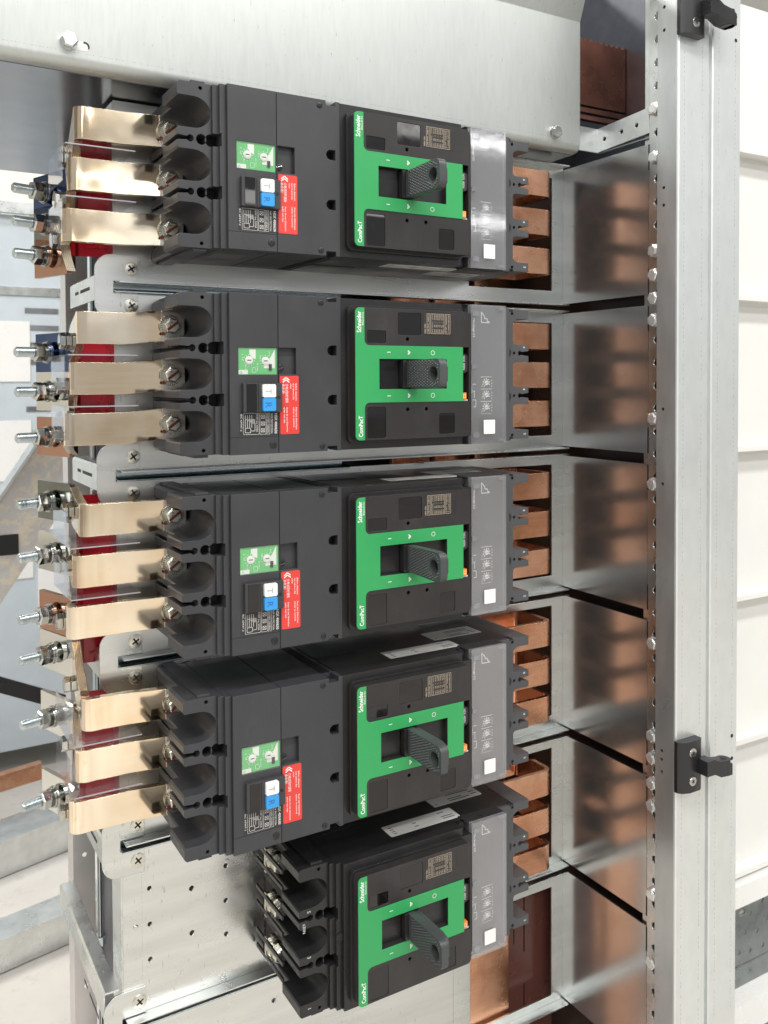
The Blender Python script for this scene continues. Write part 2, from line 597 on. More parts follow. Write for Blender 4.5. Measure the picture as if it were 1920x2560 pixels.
def frame2(mb, x0, x1, z0, z1, y, w=0.25):
    lines(mb, [(x0, z0, x1, z0), (x1, z0, x1, z1), (x1, z1, x0, z1), (x0, z1, x0, z0)], y, w)


def cross_screw(parent, x, y, z, r, mat='hole', name='screw', d=(0, -1, 0), cm='dark_ink'):
    m = MB()
    m.cyl((x, y, z), d, 0, 0.9, r, 20)
    m.cyl((x, y, z), d, 0.9, 1.3, r * 0.96, 20, r * 0.6)
    o = m.build(name, mat, parent)
    k = MB()
    D = Vector(d)
    a = D.orthogonal().normalized() if abs(D.z) > 0.9 else Vector((0, 0, 1))
    b = D.cross(a)
    for t in (0.6, 0.6 + math.pi / 2):
        e = a * math.cos(t) + b * math.sin(t)
        g = D.cross(e)
        c = Vector((x, y, z)) + D * 1.36
        k.add([c + e * r * .62 + g * r * .13, c - e * r * .62 + g * r * .13, c - e * r * .62 - g * r * .13, c + e * r * .62 - g * r * .13], [(0, 1, 2, 3)])
    k.build('cross_recess', cm, o, 0)
    return o


ZC = [0.0, -178.0, -352.8, -528.8, -707.6]
ORD = ['topmost', 'second', 'third', 'fourth', 'lowest']
YP = 130.0                       # front of the mounting plates


# ------------------------------------------------------------------ terminal shroud shared by module and bare breaker
def shroud(parent, dx, mat, yf=24.0):
    """three pole shroud open to the left; pockets with round ends, keyholes between; left edge at dx-30, right at dx"""
    L, R = dx - 30, dx
    def bite(zc):
        return [(R, zc + 5.4)] + [(R - 0.4 - 5.4 * math.cos(math.radians(a)) * 1.0, zc + 5.4 * math.sin(math.radians(a))) for a in range(80, -81, -16)] + [(R, zc - 5.4)]
    def pocket(L, zc):
        p = []
        h = 13.4
        p += [(L, zc - h - 1.2), (L + 1.2, zc - h)]
        for i in range(13):
            t = math.radians(-90 + 180 * i / 12)
            p.append((dx - 15.6 + 15.2 * math.cos(t), zc + h * math.sin(t)))
        p += [(L + 1.2, zc + h), (L, zc + h + 1.2)]
        return p
    def key(L, zc):
        x = dx - 30
        return [(L, zc - 2.2), (max(L, x) + (8.5 if L == x else 1), zc - 1.5)] + [(x + 11.3 + 3.1 * math.cos(math.radians(a)), zc + 3.1 * math.sin(math.radians(a))) for a in range(-150, 151, 25)] + [(max(L, x) + (8.5 if L == x else 1), zc + 1.5), (L, zc + 2.2)]
    holes = []
    for s in (-22.5, 22.5):
        holes.append(circ(dx - 9.0, s, 4.6, 16))
    holes += [circ(dx - 9.5, 66, 1.7, 10), circ(dx - 9.5, -66, 1.7, 10)]
    m = MB()
    for l, ya, yb in ((L, yf, 66), (L + 7, 66, YP - 1)):
        out = [(R, 70)] + bite(22.5) + bite(-22.5) + [(R, -70), (l + 2, -70), (l, -68)]
        out += pocket(l, -45) + key(l, -22.5) + pocket(l, 0) + key(l, 22.5) + pocket(l, 45) + [(l, 68), (l + 2, 70)]
        m.prism(out, ya, yb, 'y', holes)
    o = m.build('terminal_shroud', mat, parent)
    # pocket floors, dark bottoms of the holes
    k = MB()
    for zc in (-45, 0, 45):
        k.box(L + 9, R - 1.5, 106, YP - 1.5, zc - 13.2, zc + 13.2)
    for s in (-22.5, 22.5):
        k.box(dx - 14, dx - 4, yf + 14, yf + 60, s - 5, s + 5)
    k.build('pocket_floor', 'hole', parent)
    # outer ribs on top and bottom
    r = MB()
    for s in (-1, 1):
        r.box(L + 13, R - 5, yf + 2, YP - 2, min(70 * s, 72.4 * s), max(70 * s, 72.4 * s))
    r.build('side_rib', mat, parent)
    # steps towards the body
    t = MB()
    for (a, b) in ((28.0, 69.6), (-17.0, 17.0), (-69.6, -28.0)):
        t.box(R + .02, R + 5, yf - 3.5, YP - 2, a, b)
    o5 = [(R + 5, -70), (R + 10.5, -70), (R + 10.5, 70), (R + 5, 70)]
    for s in (22.5, -22.5):
        o5 += [(R + 5, s + 5.5), (R + 6.6, s + 5.5), (R + 6.6, s - 5.5), (R + 5, s - 5.5)]
    t.prism(o5, yf - 7.5, YP - 2)
    t.build('step_moulding', mat, parent)
    q = MB()
    for s in (-22.5, 22.5):
        q.box(R - 6.6, R + 7, yf + 12, yf + 16, s - 5.9, s + 5.9)
    q.build('dark_socket', 'hole', parent)
    return o


# ------------------------------------------------------------------ circuit breaker
def mark_fine(o):
    o['kind'] = 'stuff'
    return o


def make_breaker():
    t = thing('circuit_breaker', (95, YP, 0), '', 'circuit breaker', 'circuit breakers stacked in the cabinet')
    # --- main case
    m = MB()
    m.box(-7.6, 140, 30, YP - 0.6, -70, 70)
    m.box(-7.6, 128.4, 14, 30.2, -70, 70)
    m.box(128.2, 140.2, 14, 30.2, -61, 61)
    m.box(140, 199, 31, YP - 0.6, -70, 70)
    case = m.build('case', 'case', t)
    g = MB()                                            # side grooves and ribs
    for s in (-1, 1):
        for k in range(8):
            y = 20 + k * 2.0
            g.box(137, 185, y, y + 0.9, min(70 * s, 70.9 * s), max(70 * s, 70.9 * s))
        g.box(-6, 40, 74, 75.2, min(70 * s, 70.5 * s), max(70 * s, 70.5 * s))
        g.box(199, 204, 36, YP - 2, min(66 * s, 70 * s), max(66 * s, 70 * s))
    g.build('grip_rib', 'case', t)
    # --- nose
    m = MB()
    out = rrect(0, 129, -61.3, 61.3, 5)
    win = [(25.2, -14.1), (100.8, -14.1), (100.8, 14.1), (25.2, 14.1)]
    notch = [(119.8, -26.4), (127.6, -26.4), (127.6, 26.4), (119.8, 26.4)]
    slots = [rrect(12.6, 33.0, 28.8, 40.5, 1.5, 3), rrect(46, 72, 36.8, 58, 1.8, 3), rrect(12.6, 32.6, -59.6, -30.5, 1.8, 3), rrect(92.3, 110.5, -57.8, -37.8, 1.8, 3)]
    m.prism(out, 0.45, 14.6, 'y', [win, notch] + [circ(56.6, 33, 1.9, 12), circ(56.6, -33.4, 1.9, 12), circ(77.7, -33.3, 1.9, 12)] + slots)
    nose = m.build('front_cover', 'nose', t)
    # skirt line round the nose base
    m = MB()
    m.prism(rrect(-2.6, 129.2, -64, 64, 6), 9.5, 14.3)
    m.build('cover_skirt', 'case', t)
    # slot fillings (smoked windows)
    for sl in slots:
        k = MB()
        k.prism(sl, 1.0, 3.0)
        k.build('smoked_window', M['smoke'], t)
    # window interior
    m = MB()
    m.box(24.4, 25.1, 1, 14, -14.8, 14.8); m.box(100.9, 101.6, 1, 14, -14.8, 14.8)
    m.build('window_wall', 'case', t)
    m = MB()
    for (x0, x1) in ((24, 50), (64, 102)):
        m.box(x0, x1, 6.5, 8.0, -14.8, 14.8)
    m.build('slide_shutter', 'case', t)
    # notch fillings
    m = MB(); m.box(119.4, 128, 8, 9.5, -26.8, 26.8); m.build('notch_floor', 'case', t)
    m = MB(); m.cyl((121.2, 8, 10.5), (0, -1, 0), 0, 6.0, 9.6, 28); m.build('rating_knob', 'nose', t)
    k = MB(); text(k, 'NSX 400N', 121.4, 18.2, 1.9, 3.6, 'cw', 14); k.build('lettering', 'pale_ink', t, 0)
    m = MB(); m.box(120.2, 125.2, 1.2, 9, -24.6, -18.2); o = m.build('orange_button', 'orange', t)
    k = MB(); frame2(k, 121.6, 124, -23, -20, 1.15, .3); k.build('mark', 'ink', o, 0)
    m = MB(); m.box(120, 127.4, 2.5, 9, -26.2, -24.9); m.build('button_ledge', 'silver', t)
    # --- green face
    m = MB()
    r = 5.0
    g = [(9.6 + 1, 61)]
    out = [(4.5, -61.0), (9.6, -61.0)]
    def arc(cx, cz, rr, a0, a1, n=6):
        return [(cx + rr * math.cos(math.radians(a0 + (a1 - a0) * i / n)), cz + rr * math.sin(math.radians(a0 + (a1 - a0) * i / n))) for i in range(n + 1)]
    out += arc(9.6 + r, -26.5 - r, r, 180, 90)
    out += [(120, -26.5), (120, 26.5)]
    out += arc(9.6 + r, 26.5 + r, r, 270, 180)
    out += [(9.6, 61.0)]
    out += arc(4.5, 56.5, 4.5, 90, 180)[0:]
    out += arc(4.5, -56.5, 4.5, 180, 270)[:-1]
    m.prism(out, -0.35, 0.6, 'y', [win])
    gf = m.build('green_faceplate', 'green', t)
    k = MB()
    text(k, 'Schneider', 6.0, 38.0, -0.42, 6.6, 'ccw', 19.5, 0.13)
    text(k, 'Electric', 8.6, 44.5, -0.42, 2.6, 'ccw', 12.5)
    text(k, 'ComPacT', 7.4, -58.0, -0.42, 6.2, 'ccw', 19.5, 0.10)
    for s in (-1, 1):
        zz = 20.4 * s
        lines(k, [(33.6, zz, 37.4, zz)], -0.42, 0.6)
        for dz in (0.9, -0.9):
            lines(k, [(56.4, zz + 2.0 * (1 if dz > 0 else -1), 58.9, zz)], -0.42 - 0.001 * dz, 0.8)
            lines(k, [(56.4, zz + 1.0 * (1 if dz > 0 else -1), 57.4, zz)], -0.43 - 0.001 * dz, 0.6)
        ring = [(84.5 + 2.0 * math.cos(a * math.pi / 12), zz + 2.0 * math.sin(a * math.pi / 12)) for a in range(24)]
        lines(k, [(*ring[i], *ring[(i + 1) % 24]) for i in range(24)], -0.42, 0.45)
    k.build('lettering', 'ink', gf, 0)
    # --- rating label on the nose
    k = MB(); k.box(74.5, 111.4, 0.3, 0.6, 38.2, 58.2); lab = k.build('rating_label', 'nose', t)
    k = MB()
    text(k, 'NSX 400N', 75.2, 46.6, 0.25, 2.6, 'ccw', 10.5) if False else text(k, 'NSX 400N', 75.4, 48.0, 0.25, 2.4, 'cw', 9)
    text(k, 'Ui 800V  Uimp 8kV', 79.2, 57.0, 0.25, 2.0, 'cw', 17)
    frame2(k, 78.4, 81.6, 39, 57.8, 0.25, .28)
    frame2(k, 82.8, 98.0, 39, 57.8, 0.25, .28)
    text(k, 'Ue(V)   Icu/Ics (kA)', 84.0, 57.2, 0.25, 1.6, 'cw', 17.5)
    for i in range(6):
        x = 86.4 + i * 1.95
        text(k, ['220/240', '380/415', '440', '500/525', '660/690', '250 DC'][i], x, 57.2, 0.25, 1.7, 'cw', 5.2)
        text(k, '~', x, 50.6, 0.25, 1.9, 'cw', 1.6)
        text(k, ['85', '50', '42', '22', '10', '50'][i] + '  100', x, 47.6, 0.25, 1.7, 'cw', 7.8)
    frame2(k, 99.4, 105.2, 39, 57.8, 0.25, .28)
    text(k, '50/60Hz  cat A', 100.2, 57.0, 0.25, 1.9, 'cw', 17)
    text(k, 'IEC/EN 60947-2', 102.8, 57.0, 0.25, 1.9, 'cw', 17)
    k.build('lettering', 'tan_ink', lab, 0)
    # --- dark bottoms of holes
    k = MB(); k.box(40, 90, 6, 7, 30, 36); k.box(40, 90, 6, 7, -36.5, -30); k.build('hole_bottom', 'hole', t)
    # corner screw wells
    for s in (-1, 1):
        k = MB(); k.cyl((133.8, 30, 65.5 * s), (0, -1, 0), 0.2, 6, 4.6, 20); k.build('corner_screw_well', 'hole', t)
    # --- handle
    m = MB()
    prof = [(9, -12.0), (-4, -12.4), (-44, -13.4)]
    prof += [(-51 + 6.5 * math.cos(math.radians(a)), -6.9 + 6.5 * math.sin(math.radians(a))) for a in range(270, 179, -15)]
    prof += [(-51 + 6.5 * math.cos(math.radians(a)), 6.9 + 6.5 * math.sin(math.radians(a))) for a in range(180, 89, -15)]
    prof += [(-44, 13.4), (-4, 12.4), (9, 12.0)]
    hole = [(-46.5 + 6.6 * math.cos(i * math.pi / 12), 6.6 * math.sin(i * math.pi / 12)) for i in range(24)]
    m.prism(prof, 54.5, 62, 'x', [hole])
    m.prism([(9, -10.5), (-40, -11.5), (-47, -10), (-50, -6), (-50, 6), (-47, 10), (-40, 11.5), (9, 10.5)], 62, 68, 'x')
    hd = m.build('toggle_handle', 'handle', t)
    k = MB()                                            # raised diamond grip
    for i in range(19):
        for j in range(10):
            y = -6.5 - i * 2.75
            z = (j - 4.5) * 2.55 + (1.27 if i % 2 else 0)
            if (y + 46.5) ** 2 + z * z < 66 or abs(z) > 11.8 or y < -55.5 or (y < -50 and abs(z) > 9.5):
                continue
            k.add([(54.45, y - 1.3, z), (54.45, y, z - 1.2), (54.45, y + 1.3, z), (54.45, y, z + 1.2), (53.4, y, z)], [(0, 1, 4), (1, 2, 4), (2, 3, 4), (3, 0, 4)])
    k.build('grip_pattern', 'handle', hd, 0)
    k = MB(); k.prism(hole, 61.0, 61.8, 'x'); k.build('hole_bottom', 'hole', hd)
    m = MB(); m.box(50.5, 64, 5.2, 9, -13.6, 13.6); m.box(50.5, 54.4, -1.5, 6, -12.9, 12.9); m.build('handle_collar', 'case', hd)
    # --- trip unit
    m = MB()
    m.box(140.4, 186, 19.5, 31.2, -70.2, 70.2)
    trip = m.build('trip_unit', 'grey', t)
    k = MB()
    y = 19.4
    for i, z in enumerate((-8.8, -21.2, -33.8)):
        for a in range(10):
            if a in (7, 8):
                continue
            an = a * math.pi / 5 + .3
            lines(k, [(163 + 2.7 * math.cos(an), z + 2.7 * math.sin(an), 163 + 5.0 * math.cos(an), z + 5.0 * math.sin(an))], y - .001 * a, .85)
        lines(k, [(156, z + 6.2, 170, z + 6.2)], y, .45)
        text(k, '.4 .5 .6', 169.4, z + 4, y, 2.4, 'cw', 8)
        text(k, ['Io', 'Ir', 'Isd'][i], 157, z - 2.4, y, 2.2, 'cw')
    lines(k, [(156, -40.2, 170, -40.2)], y, .25)
    lines(k, [(157, 53, 157, 64), (157, 53, 167.5, 53), (157.6, 63, 161, 59.5), (161, 59.5, 161, 57), (161, 57, 164.5, 57), (164.5, 57, 164.5, 54.2), (164.5, 54.2, 167, 54.2)], y, .8)
    text(k, 'MicroLogic 2.3', 146.6, 57, y, 3.2, 'cw', 19, .1)
    lines(k, [(146, -10, 150, -10), (146, -17, 149, -17), (148, -17, 148, -24), (146, -26, 150, -26), (150, -26, 150, -33), (147, -33, 150, -33)], y, .6)
    text(k, '> 90 % Ir', 144.4, -11, y, 1.8, 'cw', 8)
    k.build('lettering', 'ink', trip, 0)
    for z in (-8.8, -21.2, -33.8):
        k = MB(); k.cyl((163, 19.5, z), (0, -1, 0), 0, 0.8, 2.3, 18)
        dl = k.build('adjuster_dial', 'white', trip)
        k = MB(); lines(k, [(161.4, z - .8, 164.6, z + .8)], 18.6, .5); k.build('dial_slot', 'dark_ink', dl, 0)
    k = MB(); k.prism(rrect(156.2, 170.4, -60.6, -46.2, 0.8, 3), 14.0, 14.5); k.build('white_sticker', 'white', t)
    # clear cover
    k = MB()
    k.box(140.8, 185.2, 14.7, 15.9, -70.4, 70.4)
    k.box(140.8, 142, 15.9, 19.4, -70.4, 70.4)
    k.box(184, 185.2, 15.9, 19.4, -70.4, 70.4)
    k.box(142, 184, 15.9, 19.4, 69.2, 70.4)
    k.box(142, 184, 15.9, 19.4, -70.4, -69.2)
    cv = k.build('clear_cover', 'clear', t)
    k = MB()
    for s in (-1, 1):
        k.box(143.5, 151, 14.9, 16.9, 61.5 * s - 2.5, 61.5 * s + 2.5)
        k.box(176, 184.5, 15.6, 18.9, 67.2 * s - 1.2, 67.2 * s + 1.2)
    k.box(141.2, 147, 14.0, 17.2, 5.6, 10.0)
    k.build('cover_clip', M['clip'], cv)
    # --- right hand connection block
    m = MB()
    m.box(186, 198.8, 27, 31.3, -69.8, 69.8)
    fing = [(198, -66.5), (207, -66.5), (207, -68.5), (228, -68.5), (228, -59), (213, -59), (209, -57), (207, -55)]
    fing += [(207, -34), (209, -32), (213, -31.6), (228, -31.6), (228, -25), (218.5, -24), (216.6, -25.6), (214.6, -24.6), (213.8, -22.6), (214.6, -20.6), (216.6, -19.6), (218.5, -21), (228, -19.6), (228, -13.4), (213, -13.4), (209, -13), (207, -11)]
    fing += [(207, 11), (209, 13), (213, 13.4), (228, 13.4), (228, 19.6), (218.5, 21), (216.6, 19.6), (214.6, 20.6), (213.8, 22.6), (214.6, 24.6), (216.6, 25.6), (218.5, 24), (228, 25), (228, 31.6), (213, 31.6), (209, 32), (207, 34)]
    fing += [(207, 55), (209, 57), (213, 59), (228, 59), (228, 68.5), (207, 68.5), (207, 66.5), (198, 66.5)]
    holes = [circ(208.6, s * 22.6, 1.7, 12) for s in (-1, 1)] + [circ(206, s * 64.5 , 1.8, 12) for s in (-1, 1)]
    m.prism(fing, 31, YP - 1, 'y', holes)
    cb = m.build('terminal_block', M['finger'], t)
    k = MB()
    for s in (-1, 1):
        k.box(202, 212, 45, 60, s * 22.6 - 4, s * 22.6 + 4)
        k.box(202, 208, 45, 60, s * 64.5 - 1.9, s * 64.5 + 1.9)
        k.cyl((199.2, 31, s * 23.2), (0, -1, 0), 0.05, 0.5, 5.2, 20)
        k.box(199, 203.2, 30.2, 30.9, s * 68.4 - 1.4, s * 68.4 + 1.4)
    k.build('dark_socket', 'hole', t)
    k = MB()
    text(k, '2', 221.5, -62.5, 30.9, 4.2, 'cw'); text(k, '4', 220.5, -14.6, 30.9, 4.2, 'cw'); text(k, '4', 220.5, 30.2, 30.9, 4.2, 'cw')
    text(k, 'LV429101 7W', 189.0, -31, 26.9, 2.6, 'cw', 22)
    k.build('lettering', 'ink', cb, 0)
    # --- silver labels on the two side faces
    for s in (1, -1):
        k = MB()
        z0, z1 = sorted((70.05 * s, 70.25 * s))
        k.prism(rrect(57, 141, 34.5, 56.5, 1.2, 3), z0, z1, 'z')
        lb = k.build('side_label', 'silver', t)
        k = MB()
        zz = 70.3 * s
        for i, (xa, xb, yy) in enumerate(((62, 66, 38), (62, 66, 42), (62, 66, 46), (62, 66, 50), (88, 93, 40), (88, 93, 46), (122, 136, 39), (122, 136, 43), (122, 130, 51))):
            k.add([(xa, yy, zz), (xb, yy, zz), (xb, yy + 1.2, zz), (xa, yy + 1.2, zz)], [(0, 1, 2, 3)])
        k.build('small_print', 'dark_ink', lb, 0)
        k = MB()
        k.prism(rrect(128, 190, 64, 92, 1.2, 3), z0, z1, 'z')
        lb = k.build('side_label', 'silver', t)
        k = MB()
        for i, (xa, xb, yy) in enumerate(((132, 134, 68), (150, 176, 68), (150, 168, 72), (152, 182, 80), (152, 182, 84), (179, 186, 70), (179, 186, 75))):
            k.add([(xa, yy, zz), (xb, yy, zz), (xb, yy + 1.3, zz), (xa, yy + 1.3, zz)], [(0, 1, 2, 3)])
        k.build('small_print', 'dark_ink', lb, 0)
        k = MB()
        for i in range(9):
            L_ = random.uniform(28, 44)
            yy = 62 + i * 3.2
            k.add([(0, yy, zz), (L_, yy, zz), (L_, yy + .9, zz), (0, yy + .9, zz)], [(0, 1, 2, 3)])
        k.build('moulded_lettering', 'grey', t, 0)
    return t



brk = make_breaker()
BL = ['topmost circuit breaker, seen slightly from below, under the wide bright cover plate',
      'second circuit breaker from the top, seen level, its handle pointing straight out',
      'middle one of the five circuit breakers, with mirror-like smoked windows on its face',
      'fourth circuit breaker from the top, just above the one without a leakage module',
      'lowest circuit breaker, with bare left terminals and no leakage module beside it']
breakers = [brk]
brk['label'] = BL[0]
for i in range(1, 5):
    breakers.append(dup(brk, (0, 0, ZC[i]), BL[i]))

# bare left terminals of the lowest breaker
b5 = breakers[4]
ORG[0] = Vector((95, YP, 0))
shroud(b5, -18.2, 'case', 26)
k = MB()
text(k, '5', -40, 20.6 + 9, 25.9, 5.0, 'cw'); text(k, '3', -40, -22.5 + 9, 25.9, 5.0, 'cw'); text(k, '1', -40, -62, 25.9, 5.0, 'cw')
text(k, '630N', -44.6, 18.6, 25.9, 4.0, 'cw', 9)
k.build('lettering', 'pale_ink', b5, 0)
cross_screw(b5, -10, 18.4, 0, 4.2, 'hole')
for zc in (-45, 0, 45):
    k = MB(); k.box(-50, -24, 100, 105, zc - 12, zc + 12); k.build('terminal_pad', 'screw', b5)
    for x in (-41,):
        k = MB()
        k.cyl((x, 100, zc), (0, -1, 0), 0, 3, 11, 28)
        k.cyl((x, 97, zc), (0, -1, 0), 0, 5, 9.6, 28, 8.6)
        w = k.build('spring_washer', 'screw', b5)
        k = MB(); k.hexa((x, 92, zc), (0, -1, 0), 0, 9, 14); k.cyl((x, 83, zc), (0, -1, 0), 0, 1, 5.2, 20); k.build('terminal_bolt', 'screw', b5)
    k = MB(); k.box(-50.5, -48.6, 60, 126, zc - 10, zc - 6); k.box(-50.5, -48.6, 60, 126, zc + 6, zc + 10); k.build('guide_rib', 'case', b5)


# ------------------------------------------------------------------ earth leakage module
def make_module():
    t = thing('leakage_module', (-62, YP, 0), '', 'leakage module', 'earth leakage modules left of the breakers')
    F = 12.8
    # left half with window for the green panel
    m = MB()
    win = [(-108.2, -0.6), (-71.4, -0.6), (-71.4, 23.2), (-108.2, 23.2)]
    m.prism([(-116, -70.2), (-71, -70.2), (-71, 70.2), (-116, 70.2)], F, 30, 'y', [win])
    m.build('left_cover', 'module', t)
    m = MB()
    rec = [(-70.0, -0.2), (-53.4, -0.2), (-53.4, 23.4), (-70.0, 23.4)]
    def dee(z):
        return [(-12.6, z - 4.6), (-12.6, z + 4.6)] + [(-17.2 + 4.8 * math.cos(math.radians(a)), z + 4.6 * math.sin(math.radians(a))) for a in range(90, 271, 20)]
    out = [(-70.4, -70.2), (-22.4, -70.2), (-22.4, -66), (-12.4, -66), (-12.4, -70.2), (-8.2, -70.2), (-8.2, 70.2), (-12.4, 70.2), (-12.4, 66), (-22.4, 66), (-22.4, 70.2), (-70.4, 70.2)]
    m.prism(out, F, 30, 'y', [rec, dee(21.6), dee(-23.6)])
    m.build('right_cover', 'module', t)
    m = MB()
    m.box(-115.6, -8.4, 29.9, YP - .6, -69.6, 69.6)
    m.build('case', 'module', t)
    k = MB(); k.box(-24, -11.5, 24, 28, -30, 30); k.box(-23.5, -11.6, 22, 29.8, 64, 66.2); k.build('dark_recess', 'hole', t)
    k = MB(); k.box(-70.6, -53, 17.5, 20, -1, 24); k.build('sealing_recess', 'module', t)
    # side groove lines
    k = MB()
    for s in (-1, 1):
        z0, z1 = sorted((69.6 * s, 69.75 * s))
        k.box(-71.2, -70.2, 30, YP - 2, z0, z1)
        k.box(-22, -12.6, 30, YP - 2, z0, z1)
    k.build('side_groove', 'hole', t)
    k = MB()
    k.prism(rrect(-128 + 14, -84, 50, 78, 1), -69.8, -69.62, 'z')
    k.build('bottom_label', M['silverdull'], t)
    # seam of the left cover
    k = MB(); k.box(-116.1, -71, F - 0.12, F, -55.2, -54.7); k.build('seam', 'hole', t)
    shroud(t, -126.6, 'module', 24)
    # green setting panel
    m = MB(); m.box(-107.9, -71.7, 14.0, 18, -0.4, 23.0)
    gp = m.build('setting_panel', 'panel_green', t)
    for (x, z) in ((-98.0, 12.0), (-82.6, 11.6)):
        k = MB(); k.cyl((x, 14.0, z), (0, -1, 0), 0, 0.7, 3.7, 20); k.cyl((x, 13.3, z), (0, -1, 0), 0, .3, 2.6, 20)
        dl = k.build('adjuster_dial', 'white', gp)
        k = MB(); lines(k, [(x - 1.8, z, x + 1.8, z)], 12.95, .9); k.build('dial_slot', 'dark_ink', dl, 0)
    k = MB()
    k.add([(-94.6, 13.9, 14), (-91.6, 13.9, 13), (-91.6, 13.9, 21.5), (-97.6, 13.9, 21.5), (-97.6, 13.9, 17.6)], [(0, 1, 2, 3, 4)])
    k.add([(-78.6, 13.9, 13), (-73.6, 13.9, 22), (-73.6, 13.9, 5.2), (-84, 13.9, 5.2), (-84, 13.9, 7.4)], [(0, 1, 2, 3, 4)])
    k.add([(-107.6, 13.9, -0.2), (-99, 13.9, -0.2), (-99, 13.9, 3.6), (-107.6, 13.9, 3.6)], [(0, 1, 2, 3)])
    k.build('printed_field', 'white', gp, 0)
    k = MB()
    for (x, z) in ((-98.0, 12.0), (-82.6, 11.6)):
        for a in range(12):
            an = a * math.pi / 6
            lines(k, [(x + 4.4 * math.cos(an), z + 4.4 * math.sin(an), x + 5.3 * math.cos(an), z + 5.3 * math.sin(an))], 13.92 - .001 * a, .5)
    text(k, '3  10', -104.6, 18, 13.9, 2.0, 'cw', 6); text(k, 'IΔn (A)', -101.5, 9, 13.9, 2.0, 'cw', 7)
    text(k, 'Δt (ms)', -90.5, 10, 13.9, 2.0, 'cw', 7); text(k, '150', -88, 17, 13.9, 2.0, 'cw', 4); text(k, '310', -79.5, 20, 13.9, 2.0, 'cw', 4)
    frame2(k, -95, -91.5, 1.6, 5.6, 13.9, .3)
    k.build('lettering', 'ink', gp, 0)
    k = MB(); text(k, 'Vigi', -106.4, 3.0, 13.8, 3.2, 'cw', 5); k.build('lettering', 'panel_green', gp, 0)
    k = MB(); k.box(-79.4, -76.8, 13.0, 14.0, 3.2, 8.8); k.build('setting_slider', 'hole', gp)
    k = MB(); k.box(-108.1, -71.5, 12.3, 12.7, -0.5, 23.1); k.build('clear_window', M['thin'], gp)
    k = MB(); k.cyl((-71.4, 12.9, 4.2), (1, 0, 0.3), 0, 6, .35, 8); k.build('sealing_tab', 'barrier', gp)
    # push button block
    m = MB()
    m.prism([(-105.4, -33.4), (-69.2, -33.4), (-69.2, -8.0), (-105.4, -8.0)], 8.2, 14)
    bh = m.build('button_housing', 'module', t)
    k = MB(); k.box(-102.6, -93.2, 7.8, 8.4, -33.0, -8.4); k.build('glossy_window', M['smoke'], bh)
    k = MB(); k.box(-91.6, -75.2, 7.2, 8.3, -33.2, -8.2); k.build('button_bezel', 'module', bh)
    k = MB(); k.prism(rrect(-88.8, -76.6, -20.4, -9.0, 1.5, 4), 4.4, 8.0); tb = k.build('test_button', 'white', t)
    k = MB(); text(k, 'T', -86.6, -12.6, 4.36, 8.2, 'cw', bold=.1); k.build('lettering', M['warmgrey'], tb, 0)
    k = MB(); k.prism(rrect(-88.8, -76.6, -32.4, -21.0, 1.5, 4), 4.4, 8.0); rb = k.build('reset_button', 'blue', t)
    k = MB(); text(k, 'R', -86.6, -24.4, 4.36, 8.2, 'cw', bold=.1); k.build('lettering', M['darkblue'], rb, 0)
    k = MB(); k.cyl((-72.4, 8.2, -20.4), (0, -1, 0), 0, .1, 1.6, 14); k.build('pin_hole', 'hole', bh)
    # red warning label
    k = MB(); k.prism(rrect(-69.6, -51.2, -53.6, -1.6, 1.4, 4), F - 0.35, F)
    rl = k.build('warning_label', 'red', t)
    k = MB()
    y = F - 0.4
    lines(k, [(-66.8, -5.4, -63.6, -3.0), (-63.6, -3.0, -60.4, -5.4), (-66.8, -7.4, -63.6, -5.0), (-63.6, -5.0, -60.4, -7.4)], y, .9)
    text(k, '介电试验时请拆', -64.2, -8.6, y, 3.2, 'cw', 17); text(k, '去此盖!', -67.4, -8.6, y, 3.0, 'cw', 9)
    for i, (s_, z, L_) in enumerate((('Before dielectric', -8.4, 15.5), ('test remove this', -8.4, 14.5), ('cover', -8.4, 5))):
        text(k, s_, -54.6 - 2.5 * i, z, y, 2.3, 'cw', L_)
    for i, (s_, z, L_) in enumerate((('Avant test dielectrique', -29.5, 20), ('enlever ce couvercle', -29.5, 18))):
        text(k, s_, -54.6 - 2.5 * i, z, y, 2.3, 'cw', L_)
    for i, (s_, z, L_) in enumerate((('Antes de test dielectrico', -29.5, 22), ('quitar esta tapa', -29.5, 14))):
        text(k, s_, -63.6 - 2.5 * i, z, y, 2.3, 'cw', L_)
    k.build('lettering', 'ink', rl, 0)
    # specification label
    k = MB(); k.box(-107, -70.6, F - .25, F, -53.4, -34.0)
    sl = k.build('specification_label', 'black_plate', t)
    k = MB()
    y = F - .3
    text(k, 'NSX 400/630', -74.4, -34.6, y, 3.4, 'cw', 18, .08)
    text(k, 'NSX PROTECTION', -77.9, -34.8, y, 2.4, 'cw', 17.5)
    frame2(k, -82.0, -79.0, -53, -34.6, y, .25)
    text(k, '220/440V 50/60Hz', -81.4, -35, y, 2.2, 'cw', 17)
    frame2(k, -88.4, -82.8, -53, -34.6, y, .25)
    for z in (-37.6, -43.6, -49.6):
        frame2(k, -87.2, -84.0, z - 1.5, z + 1.5, y, .3); lines(k, [(-87.2, z - 1.5, -84, z + 1.5), (-87.2, z + 1.5, -84, z - 1.5)], y - .01, .3)
    frame2(k, -103.6, -89.2, -53, -34.6, y, .25)
    text(k, 'FFFF Ins 570A', -91.8, -35, y, 2.2, 'cw', 16)
    for i in range(4):
        lines(k, [(-102 + i * 2, -36, -102 + i * 2, -47), (-102 + i * 2, -40 - i, -93, -40 - i)], y, .35)
    frame2(k, -102, -97, -51.5, -47.5, y, .35)
    lines(k, [(-97, -50, -93, -50), (-93, -50, -93, -43)], y, .35)
    text(k, 'IEC 60947-2', -106.4, -35, y, 2.2, 'cw', 15)
